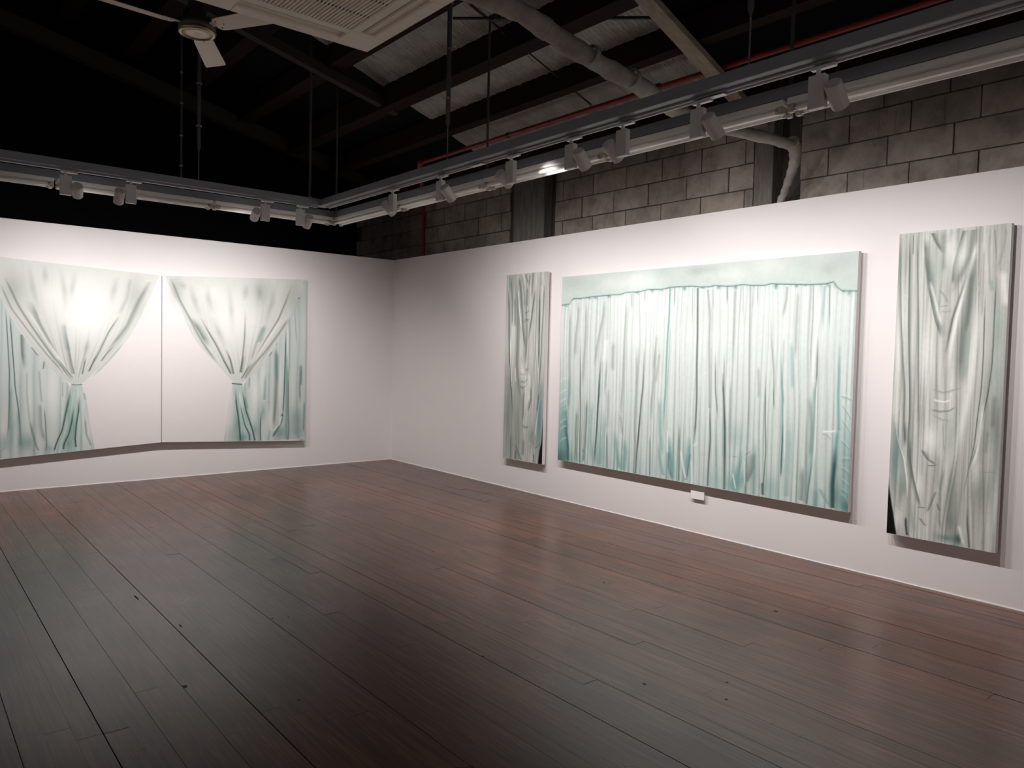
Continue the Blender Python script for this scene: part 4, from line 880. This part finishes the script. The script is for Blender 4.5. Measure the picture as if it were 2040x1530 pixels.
PAINT['L2'] = [["R","c",1.0,[1642,2352,1602,2181,1500,1997,1400,1718,1281,1509,1153,1313,1007,1149,874,1055,879,1005,913,859,963,695,1015,358],[],7.8],["S","d",0.95,6.3,8.9,[1405,1718,1402,1482,1394,1089,1392,1057,1390,932,1380,723,1367,631],0.2,0.1],["S","d",0.75,12.6,18.8,[1375,714,1355,581,1308,491,1245,395],0.2,0.1],["B","T",0.7,[1343,448],76,88],["S","T",0.5,19.1,19.1,[1420,1433,1421,931,1422,359],0.1,0],["S","G",0.8,7.7,7.7,[1440,1182,1444,678,1456,501,1444,350],0.2,0],["S","h",0.6,6.5,6.5,[1460,492,1519,405,1582,350],0.15,0.15],["S","G",0.6,25.0,18.7,[1299,1431,1298,1099,1284,767,1261,519],0.1,0.1],["S","T",0.7,25.0,18.7,[1286,1480,1305,1090,1293,1182,1303,1016],0.2,0.3],["S","T",0.6,24.5,9.2,[1158,1158,1152,853],0.3,0.0],["S","d",0.8,6.1,6.1,[1111,731,1098,502,1106,369],0.3,0],["B","T",0.5,[1132,706],31,98],["S","G",0.6,19.5,9.8,[1616,1267,1592,1013,1599,792],0.2,0.2],["S","T",0.7,13.2,6.6,[1657,842,1650,629,1645,441],0.2,0.1],["S","g",0.6,6.4,9.7,[1510,1978,1526,1722,1547,1485],0.2,0.3],["S","d",0.6,6.5,9.7,[1566,2099,1562,2020],0.15,0.15],["S","d",0.5,6.5,9.7,[1622,2291,1607,2191],0.15,0.15],["S","h",0.5,6.4,9.6,[1430,1778,1436,1187],0.15,0.15],["S","g",0.6,6.4,12.7,[1440,1827,1448,1582,1448,1089],0.15,0.15],["S","T",0.6,8.9,8.9,[964,1117,961,972],0.0,0.4],["B","h",0.8,[1035,921],48,205],["B","h",0.5,[1125,1059],31,183],["B","h",0.5,[1213,604],37,155],["B","T",0.55,[1552,607],91,143],["B","T",0.5,[1563,437],91,91],["B","T",0.5,[1030,488],48,85],["B","h",0.4,[1338,1016],25,314],["S","h",0.7,12.6,12.6,[1367,681,1334,549,1240,453],0.15,0.15],["S","h",0.6,6.2,6.2,[1241,403,1232,462],0.15,0.15],["S","g",0.6,6.2,6.2,[1240,520,1190,365],0.15,0.15],["H","G",0.6,4.3,4.3,[1119,825,1178,822,1254,818],0.15,0.15],["H","G",0.6,4.5,4.5,[1471,747,1542,750,1613,741],0.15,0.15],["S","T",0.6,26.1,13.1,[1602,1287,1610,1008],0.15,0.15],["H","d",0.6,6.2,12.4,[1281,1504,1300,1544],0.15,0.15],["H","d",0.6,6.2,12.3,[1192,1372,1241,1430],0.15,0.15],["H","d",0.5,6.1,9.1,[1085,1245,1123,1284],0.15,0.15],["R","f",1.0,[23,2240,99,2060,176,1923,236,1773,315,1596,439,1426,584,1280,723,1122,789,1055],[1642,2352,1602,2181,1500,1997,1400,1718,1281,1509,1153,1313,1007,1149,874,1055],7.2],["B","h",0.9,[775,1751],208,347],["B","h",0.6,[983,1759],95,179],["B","G",0.35,[141,2081],74,158],["B","G",0.3,[1097,2118],97,157],["B","G",0.3,[1499,2076],128,192],["B","h",0.3,[516,2088],111,89],["S","G",0.55,16.3,10.9,[86,2219,184,1977,288,1785,359,1643,448,1490,538,1363,593,1289],0.1,0.1],["S","G",0.65,8.2,49.4,[271,1802,341,1715,412,1599,484,1463],0.3,0.3],["S","G",0.75,5.6,16.9,[393,1808,483,1647,574,1493,657,1327,746,1159],0.3,0.05],["S","G",0.85,5.7,11.5,[648,1336,704,1243,746,1159],0.3,0],["S","G",0.85,17.3,5.8,[693,1458,750,1309,783,1159],0.4,0],["S","G",0.6,5.9,14.7,[907,1926,903,1614,877,1329,854,1178],0.4,0.0],["S","G",0.75,5.9,23.5,[895,1387,872,1301,856,1178],0.4,0],["S","g",0.5,18.1,18.1,[1149,1766,1043,1513,977,1302],0.15,0.15],["S","G",0.9,11.9,5.9,[1001,1321,939,1216,873,1102],0.3,0.05],["S","G",0.6,9.2,15.3,[1477,2241,1397,2030,1298,1792,1160,1574,1025,1331,892,1130],0.2,0.1],["S","G",0.5,12.2,24.5,[1440,1837,1300,1626,1152,1429,1006,1264,893,1092],0.1,0.05],["S","T",0.4,30.2,30.2,[1139,1727,1072,1523],0.15,0.15],["S","h",0.5,18.1,18.1,[1358,1833,1200,1594,1064,1389,930,1197],0.15,0.15],["S","G",0.26,33.2,33.2,[480,2195,490,2013,545,1833],0.5,0.5],["S","G",0.26,32.6,32.6,[286,2181,357,1915,411,1790],0.5,0.5],["S","G",0.26,34.5,34.5,[716,2232,745,1936,767,1563],0.5,0.5],["S","G",0.26,35.3,35.3,[922,2229,905,1992],0.5,0.5],["S","G",0.26,36.3,36.3,[1066,2239,1088,2003],0.5,0.5],["S","G",0.26,37.0,37.0,[1243,2253,1236,2011,1139,1746],0.5,0.5],["S","G",0.26,31.9,31.9,[200,2192,226,2087],0.5,0.5],["S","G",0.26,33.9,33.9,[536,1814,619,1605,693,1449],0.5,0.5],["R","m",1.0,[775,1046,744,903,721,744,699,561,676,378],[879,1045,912,924,954,777,984,613,1040,357],7.0],["B","b",0.75,[722,624],40,231],["B","b",0.7,[752,863],23,174],["B","T",0.8,[876,407],59,59],["B","T",0.6,[826,555],35,141],["B","g",0.4,[763,462],46,93],["S","d",0.85,5.9,12.9,[799,990,810,821,833,660,849,538,861,380],0.25,0],["S","d",0.85,5.9,13.1,[852,836,881,698,915,551,965,451,972,373],0.25,0],["S","d",0.85,6.0,13.1,[879,973,922,737,963,614,1005,490,1031,370],0.25,0],["S","T",0.7,5.9,29.6,[865,780,902,633,923,534],0.15,0.15],["S","T",0.5,11.9,11.9,[912,908,946,737],0.15,0.15],["S","h",0.5,8.8,8.8,[847,973,873,779,948,517],0.15,0.15],["H","d",0.8,6.9,6.9,[759,1050,815,1044,879,1039],0,0],["S","d",0.5,4.6,4.6,[768,1062,759,1048,775,1037],0.15,0.15],["B","d",0.6,[1617,341],46,10]]
PAINT['L1'] = [["R","c",1.0,[],[99,2304,156,2055,199,1926,243,1804,347,1604,446,1444,563,1291,698,1134,812,1054,816,1017,765,794,699,341],4.8],["B","h",0.6,[630,962],79,262],["B","h",0.4,[448,885],34,255],["S","d",0.9,4.1,5.0,[276,1744,294,1468,315,1108,315,1048,341,840,359,647,366,517],0.1,0.2],["S","T",0.6,16.7,4.2,[343,808,359,606,366,445],0.2,0.1],["S","d",0.75,4.1,4.9,[243,1804,260,1467,269,1109,273,1128,268,890,262,691,251,508],0.1,0.1],["S","T",0.5,4.1,20.6,[272,1048,272,810,265,571],0.15,0.15],["B","b",0.6,[218,613],37,163],["B","T",0.4,[231,493],41,82],["S","G",0.7,6.3,25.1,[368,1550,373,1379,391,1199],0.0,0.4],["S","g",0.5,8.5,8.5,[416,1207,415,966,434,724,461,520],0.1,0.1],["S","G",0.6,4.3,12.8,[441,683,461,561,488,445,515,378],0.2,0],["S","g",0.6,12.9,4.3,[522,1208,535,1005,545,866],0.1,0.1],["S","G",0.8,4.4,4.4,[562,833,572,669,584,431,564,375],0.2,0.1],["S","g",0.7,6.5,4.3,[560,1273,553,1212],0.15,0.15],["S","g",0.6,4.4,8.9,[722,1093,721,919],0.15,0.15],["B","T",0.6,[365,485],38,92],["B","T",0.4,[291,570],33,166],["B","T",0.5,[426,482],42,76],["B","h",0.4,[318,488],17,125],["S","g",0.5,4.1,12.2,[224,454,191,400],0.15,0.15],["B","G",0.4,[600,406],35,44],["S","G",0.4,25.9,8.6,[531,883,537,638,572,473],0.15,0.15],["S","G",0.6,8.6,17.1,[458,1426,516,1336],0,0.3],["S","G",0.6,4.3,8.6,[563,1300,554,1208],0.15,0.15],["R","f",1.0,[99,2304,156,2055,199,1926,243,1804,347,1604,446,1444,563,1291,698,1134,812,1054],[1650,2258,1562,2023,1425,1711,1335,1542,1203,1374,1073,1238,970,1133,895,1062],5.5],["B","h",0.95,[921,1766],238,283],["B","G",0.35,[311,2004],99,165],["B","G",0.3,[1407,1984],89,197],["B","h",0.3,[628,1935],87,130],["S","G",0.6,8.6,13.0,[237,2105,348,1828,462,1626,579,1429,738,1199,812,1086],0.1,0.1],["S","G",0.5,8.4,8.4,[200,2041,288,1807,424,1597,563,1392,738,1162],0.1,0.1],["S","G",0.5,34.9,13.1,[456,1888,525,1674,627,1457,690,1329],0.2,0.3],["S","d",0.6,4.4,5.3,[674,1329,739,1227,820,1115],0.3,0.1],["S","h",0.5,13.0,13.0,[425,1796,595,1475,739,1246],0.15,0.15],["S","G",0.55,27.0,4.5,[752,1618,780,1433,808,1265,830,1162],0.4,0],["S","T",0.35,35.6,13.4,[740,1683,756,1525,788,1386],0.15,0.15],["S","d",0.6,9.2,4.6,[937,1341,916,1237,899,1152],0.3,0.1],["S","d",0.7,7.0,9.3,[1034,1362,996,1276,954,1180],0.3,0.1],["S","G",0.6,7.0,14.0,[1247,1781,1142,1603,1056,1400,996,1276],0.2,0.1],["S","G",0.5,19.5,29.2,[1562,2201,1425,1927,1317,1668,1203,1499,1107,1363],0.2,0.2],["S","G",0.8,4.7,9.5,[1194,1461,1116,1363,1068,1290],0.3,0.1],["S","g",0.4,24.4,14.6,[1362,2205,1326,1979,1247,1781],0.15,0.15],["S","g",0.5,14.3,9.5,[987,1123,1159,1315,1291,1492],0.2,0.2],["S","G",0.24,26.6,26.6,[701,2253,741,2035,756,1758],0.5,0.5],["S","G",0.24,25.4,25.4,[434,2283,472,1998,525,1747],0.5,0.5],["S","G",0.24,25.9,25.9,[566,2277,581,2023],0.5,0.5],["S","G",0.24,26.8,26.8,[839,2246,789,1852],0.5,0.5],["S","G",0.24,28.5,28.5,[1229,2213,1159,1873],0.5,0.5],["S","G",0.24,27.5,27.5,[954,1531,929,1341],0.5,0.5],["R","m",1.0,[802,1050,765,918,736,753,714,589,671,484,642,361],[897,1049,934,915,956,746,985,533,1012,362],5.4],["B","b",0.8,[948,535],37,208],["B","b",0.6,[911,873],18,183],["B","T",0.6,[771,461],45,90],["B","T",0.5,[815,625],36,136],["B","T",0.4,[765,794],22,134],["B","h",0.3,[867,958],18,91],["S","d",0.8,10.7,4.4,[802,1017,750,753,721,588,671,467,645,369],0.25,0],["S","d",0.8,10.8,4.5,[825,825,805,668,779,544,735,447,731,368],0.25,0],["S","d",0.8,10.9,4.5,[875,941,867,774,845,624,836,499,848,377],0.25,0],["S","T",0.5,8.9,8.9,[794,959,758,753],0.15,0.15],["S","g",0.6,9.2,9.2,[915,974,928,881],0.15,0.15],["H","d",0.7,4.5,4.5,[802,1055,838,1050,897,1054],0,0],["S","G",0.5,4.6,13.8,[919,705,933,536,985,380],0.15,0.15]]


TONE = {'g': (.40, .455, .425), 'G': (.20, .27, .235), 't': (.24, .50, .48), 'T': (.19, .36, .33), 'd': (.04, .145, .14), 'k': (.004, .004, .005),
        'h': (.84, .865, .83), 'm': (.52, .65, .595), 'e': (.42, .53, .465), 'c': (.585, .655, .625), 'f': (.645, .675, .63), 'b': (.78, .745, .735),
        'v': (.60, .69, .65)}


def value_noise(rs, shape, cells, smooth=True):
    ny, nx = shape
    cy, cx = cells
    g = rs.rand(cy + 2, cx + 2)
    yy = np.linspace(0, cy, ny); xx = np.linspace(0, cx, nx)
    yi = np.minimum(yy.astype(int), cy); xi = np.minimum(xx.astype(int), cx)
    fy = (yy - yi)[:, None]; fx = (xx - xi)[None, :]
    fy = fy * fy * (3 - 2 * fy); fx = fx * fx * (3 - 2 * fx)
    a = g[yi][:, xi]; b = g[yi][:, xi + 1]; c = g[yi + 1][:, xi]; d = g[yi + 1][:, xi + 1]
    return (a * (1 - fy) + c * fy) * (1 - fx) + (b * (1 - fy) + d * fy) * fx - 0.5


def curve(pts, vertical):
    """(independent, dependent) arrays of a painted line in metres, smoothed"""
    q = np.array(pts, float).reshape(-1, 2) / 1000
    t, s = (q[:, 1], q[:, 0]) if vertical else (q[:, 0], q[:, 1])
    flip = t[0] > t[-1]
    o = np.argsort(t)
    t, s = t[o], s[o]
    T = np.linspace(t[0], t[-1], 90)
    Sv = np.interp(T, t, s)
    if len(t) > 2:
        k = np.ones(9) / 9
        e = np.concatenate([2 * Sv[0] - Sv[4:0:-1], Sv, 2 * Sv[-1] - Sv[-2:-6:-1]])
        Sv = np.convolve(e, k, 'valid')
    return T, Sv, flip


def blend(C, m, tone):
    c = np.array(TONE[tone])
    C += (c - C) * m[..., None]


def pleats(q, Z, n, rs, wander=.3, zcells=5):
    """position inside hanging pleats: crease darkness and body roundness for every point"""
    ny, nx = q.shape
    qq = q + wander / n * 2 * value_noise(rs, (ny, nx), (3, max(2, n // 3)))
    w = rs.uniform(.35, 1.7, n)
    e = np.concatenate([[0], np.cumsum(w)]); e = e / e[-1]
    i = np.clip(np.searchsorted(e, qq) - 1, 0, n - 1)
    t = np.clip((qq - e[i]) / (e[i + 1] - e[i]), 0, 1)
    amp = rs.rand(n, zcells + 2) ** 1.3
    zz = np.clip((Z - Z.min()) / (Z.max() - Z.min()), 0, .999) * zcells
    zi = zz.astype(int); zf_ = zz - zi
    a = amp[i, zi] * (1 - zf_) + amp[i, zi + 1] * zf_
    side = rs.rand(n)[i] < .5
    t = np.where(side, t, 1 - t)
    crease = np.exp(-(t / .13) ** 2) + .55 * np.exp(-((1 - t) / .06) ** 2)
    body = np.sin(np.pi * np.clip(t * 1.15 - .08, 0, 1)) - .55
    return crease * a, body * (.4 + .6 * a)


def apply_ops(C, U, Z, ops):
    rs = np.random.RandomState(len(ops))
    for op in ops:
        k = op[0]
        if k in 'SH':
            _, tone, kk, wa, wb, pts, t0, t1 = op
            T, Sv, flip = curve(pts, k == 'S')
            wa, wb = max(wa, 2.4) / 1000, max(wb, 2.4) / 1000
            kk = min(.97, kk * 1.22)
            A, Bv = (Z, U) if k == 'S' else (U, Z)
            rows = (Z[:, 0] >= (T[0] if k == 'S' else Sv.min() - 3 * max(wa, wb)) - .01) & (Z[:, 0] <= (T[-1] if k == 'S' else Sv.max() + 3 * max(wa, wb)) + .01)
            if k == 'S':
                cols = (U[0] >= Sv.min() - 3 * max(wa, wb)) & (U[0] <= Sv.max() + 3 * max(wa, wb))
            else:
                cols = (U[0] >= T[0]) & (U[0] <= T[-1])
            r = np.where(rows)[0]; c = np.where(cols)[0]
            if len(r) == 0 or len(c) == 0: continue
            sl = (slice(r[0], r[-1] + 1), slice(c[0], c[-1] + 1))
            a, b = A[sl], Bv[sl]
            d = b - np.interp(a, T, Sv)
            par = (a - T[0]) / max(T[-1] - T[0], 1e-6)
            inside = (par >= 0) & (par <= 1)
            if flip: par = 1 - par
            env = np.clip(par / t0, 0, 1) if t0 > 0 else 1.0
            env = env * (np.clip((1 - par) / t1, 0, 1) if t1 > 0 else 1.0)
            if k == 'S':
                w = np.where(d < 0, wa, wb)
            else:
                w = np.where(d > 0, wa, wb)
            blend(C[sl], kk * env * np.exp(-(d / w) ** 2) * inside, tone)
        elif k == 'B':
            _, tone, kk, q, rx, ry = op
            m = np.exp(-((U - q[0] / 1000) / (rx / 1000)) ** 2 - ((Z - q[1] / 1000) / (ry / 1000)) ** 2)
            blend(C, kk * m, tone)
        elif k == 'R':
            _, tone, kk, Lp, Rp, soft = op
            soft = max(soft, 2.5) / 1000
            m = np.ones(U.shape)
            lo, hi = 1e9, -1e9
            for P_, sg in ((Lp, 1), (Rp, -1)):
                if P_:
                    T, Sv, _f = curve(P_, True)
                    lo, hi = min(lo, T[0]), max(hi, T[-1])
                    m *= np.clip(0.5 + sg * (U - np.interp(Z, T, Sv)) / (2 * soft), 0, 1)
            m *= (Z >= lo) & (Z <= hi + (.05 if hi > 2.1 else 0))
            blend(C, kk * m, tone)
            if tone in 'fmc' and (Lp or Rp):
                b = {}
                for key, P_ in (('l', Lp), ('r', Rp)):
                    if P_:
                        T, Sv, _f = curve(P_, True)
                        b[key] = np.interp(Z, T, Sv)
                if tone == 'c':
                    q, n = U / 1.66, 17
                else:
                    q, n = (U - b['l']) / np.maximum(b['r'] - b['l'], .02), (15 if tone == 'f' else 9)
                cr, bd = pleats(np.clip(q, 0, 1), Z, n, rs, .25, 3)
                if tone == 'f':      # folds gather towards the tie and fade out under the header
                    g = np.clip((2.05 - Z) / .8, .10, 1)
                else:
                    g = .55 + .45 * np.clip((1.4 - Z) / .9, 0, 1)
                blend(C, m * np.clip(cr * g * .55, 0, 1), 'G' if tone == 'f' else 'T')
                C *= (1 + m * bd * g * (.10 if tone == 'f' else .17))[..., None]
        elif k == 'V':
            T, Sv, _f = curve(op[3], False)
            q = np.array(op[3], float).reshape(-1, 2) / 1000
            bd = np.interp(U[0], q[:, 0], q[:, 1])[None, :]
            d = Z - bd
            sh = np.exp(np.minimum(d, 0) / 0.020) * (d < 0)
            blend(C, sh * .30, 't')
            blend(C, np.exp(-((d + .003) / .0045) ** 2) * .75, 'd')
            blend(C, np.clip(d / .004, 0, 1), 'v')
            blend(C, np.exp(-((d - .03) / .03) ** 2) * .25 * (d > 0), 'm')
            blend(C, np.exp(-((d - .004) / .004) ** 2) * .35 * (d > 0), 't')


def painting(root, name, axis, u0, width, ztop, zbot, nx, ny, base, ops_name, seed):
    """axis 0: on the right wall (x=0, runs along -y); axis 1: on the left wall (y=0, runs along +x).
    ztop, zbot: heights of the left and right ends of the top and bottom edges"""
    rs = np.random.RandomState(seed)
    u = np.linspace(0, width, nx)
    vv = np.linspace(0, 1, ny)
    zt = ztop[0] + (ztop[1] - ztop[0]) * u / width
    zb = zbot[0] + (zbot[1] - zbot[0]) * u / width
    Zg = zb[None, :] * (1 - vv[:, None]) + zt[None, :] * vv[:, None]
    Ug = np.repeat(u[None, :], ny, 0)
    C = np.zeros((ny, nx, 3)) + np.array(base)
    C *= 1 + 0.05 * value_noise(rs, (ny, nx), (9, 12))[..., None]
    drape = ops_name in ('P2', 'P1', 'P3')
    if drape:
        # fine hanging folds under the drawn ones
        cx = {'P2': 110, 'P1': 20, 'P3': 20}[ops_name]
        f1 = value_noise(rs, (ny, nx), (5, cx)); f2 = value_noise(rs, (ny, nx), (10, cx * 2))
        f = np.clip(f1 * 1.3 + f2 * .8, -.8, .8)
        if ops_name == 'P2':
            low = np.clip((1.30 - Zg) / .88, 0, 1)
            cr, bd = pleats(Ug / width, Zg, 62, rs, .45, 6)
            cr2, bd2 = pleats(Ug / width, Zg, 120, rs, .5, 8)
            patch = np.clip(value_noise(rs, (ny, nx), (4, 26)) * 1.6 + .3, 0, 1)
            blend(C, np.clip(low * (.18 + .42 * patch), 0, .8), 'm')
            blend(C, np.clip(low ** 1.5 * np.clip(bd * -1.2 + .1, 0, 1) * patch, 0, .6), 't')
            blend(C, np.clip(cr * .46 + cr2 * .18, 0, .9) * (1 - low * .7), 'g')
            blend(C, np.clip(cr * .85 + cr2 * .25, 0, .9) * low, 'T')
            C *= (1 + (bd * .16 + bd2 * .05) * (.7 + .5 * low))[..., None]
        else:
            cr, bd = pleats(Ug / width, Zg, 15, rs, .9, 5)
            cr2, bd2 = pleats(Ug / width, Zg, 34, rs, .9, 5)
            blend(C, np.clip(cr * .5 + cr2 * .2, 0, .9), 'G')
            C *= (1 + bd * .15 + bd2 * .07 + f * .12)[..., None]
    else:
        C[:] = np.array(TONE['b']) * (1 + 0.006 * value_noise(rs, (ny, nx), (6, 6))[..., None])
    apply_ops(C, Ug, Zg, PAINT[ops_name])
    # brush mottle on everything painted
    C *= 1 + (0.035 if drape else 0.012) * value_noise(rs, (ny, nx), (ny // 6, nx // 6))[..., None]
    lum = C.mean(-1, keepdims=True)
    gm, ref = {'P1': (.5, .55), 'P3': (.6, .56), 'P2': (.42, .66), 'L1': (.3, .70), 'L2': (.3, .70)}[ops_name]
    C *= np.minimum((lum / ref) ** gm, 1.3 if drape else 1.0)
    if drape:
        C *= {'P1': .93, 'P3': .93, 'P2': .90}[ops_name]
    C = np.clip(C, 0.002, 0.9)
    X = np.zeros((ny, nx, 3))
    T_ = 0.07
    if axis == 0:
        X[..., 0] = -T_; X[..., 1] = u0 - Ug
    else:
        X[..., 1] = -T_; X[..., 0] = u0 + Ug
    X[..., 2] = Zg
    X -= np.array(root.location)
    me = bpy.data.meshes.new(name)
    me.vertices.add(nx * ny)
    me.vertices.foreach_set('co', X.reshape(-1).astype(np.float32))
    idx = np.arange(nx * ny).reshape(ny, nx)
    q = np.stack([idx[:-1, :-1], idx[:-1, 1:], idx[1:, 1:], idx[1:, :-1]], -1).reshape(-1, 4)
    nq = len(q)
    me.loops.add(nq * 4)
    me.loops.foreach_set('vertex_index', q.reshape(-1).astype(np.int32))
    me.polygons.add(nq)
    me.polygons.foreach_set('loop_start', (np.arange(nq) * 4).astype(np.int32))
    me.update(calc_edges=True)
    ca = me.color_attributes.new('paint', 'FLOAT_COLOR', 'POINT')
    rgba = np.ones((nx * ny, 4), np.float32)
    rgba[:, :3] = C.reshape(-1, 3)
    ca.data.foreach_set('color', rgba.reshape(-1))
    me.materials.append(M_paint)
    me.update()
    link('painted_canvas', me, root)
    # folded canvas edges: a slab 42 mm deep, standing 25 mm off the wall on two stretcher rails
    def P3(uu, z, dep):
        return (Vector((-dep, u0 - uu, z)) if axis == 0 else Vector((u0 + uu, -dep, z))) - root.location
    m = MB()
    co = [(0, zbot[0]), (width, zbot[1]), (width, ztop[1]), (0, ztop[0])]
    fr = [P3(a, b, T_ - .0006) for a, b in co]; bk = [P3(a, b, .028) for a, b in co]
    m._add(fr + bk, [(0, 1, 2, 3), (7, 6, 5, 4)] + [(i, i + 4, (i + 1) % 4 + 4, (i + 1) % 4) for i in range(4)])
    m.build('canvas_edge', M_edge, root)
    for f0 in (.06, .90):
        m = MB()
        z0 = min(zbot) + (min(ztop) - min(zbot)) * f0
        a, b = P3(.03, z0, .001), P3(width - .03, z0 + .06, .028)
        lo = [min(a[i], b[i]) for i in range(3)]; hi = [max(a[i], b[i]) for i in range(3)]
        m.box(lo[0], hi[0], lo[1], hi[1], lo[2], hi[2])
        m.build('stretcher_rail', M_pinwood, root)


pt = empty('painting', (-2.935, 0, .3), 'left shaped canvas of the diptych, tied-back curtain cut by the photo edge', 'painting')
pt.location = (-4.60, 0, .318)
painting(pt, 'painted_canvas', 1, -4.60, 1.663, (2.300, 2.2315), (.320, .411), 415, 500, (.8, .77, .76), 'L1', 11)
pt = empty('painting', (-2.93, 0, .331), 'right shaped canvas of the diptych, pale curtain tied back over a second teal one', 'painting')
painting(pt, 'painted_canvas', 1, -2.93, 1.66, (2.2315, 2.317), (.411, .331), 415, 500, (.8, .77, .76), 'L2', 12)
pt = empty('painting', (0, -2.49, .335), 'small narrow curtain painting left of the wide one, black corner at its lower right', 'painting')
painting(pt, 'painted_canvas', 0, -2.49, .64, (2.317, 2.317), (.332, .338), 215, 440, (.56, .585, .545), 'P1', 13)
pt = empty('painting', (0, -3.365, .42), 'wide painting of closed pale teal curtains under a valance', 'painting')
painting(pt, 'painted_canvas', 0, -3.365, 2.976, (2.246, 2.246), (.42, .42), 745, 460, (.67, .75, .72), 'P2', 14)
pt = empty('painting', (0, -6.612, .334), 'tall grey-green draped satin painting at the right, black lower left corner', 'painting')
painting(pt, 'painted_canvas', 0, -6.612, .65, (2.333, 2.333), (.330, .336), 240, 620, (.60, .625, .58), 'P3', 15)

# ------------------------------------------------------------------ wall label
t = empty('wall_label', (0, -5.035, .325), 'small blank white label plate under the wide curtain painting', 'label')
MB().bbox(-.030, -.024, -.068, .068, -.033, .033, .001).build('plate', M_label, t)
MB().box(-.025, -.0005, -.060, .060, -.028, .028).build('backing_block', M_edge, t)
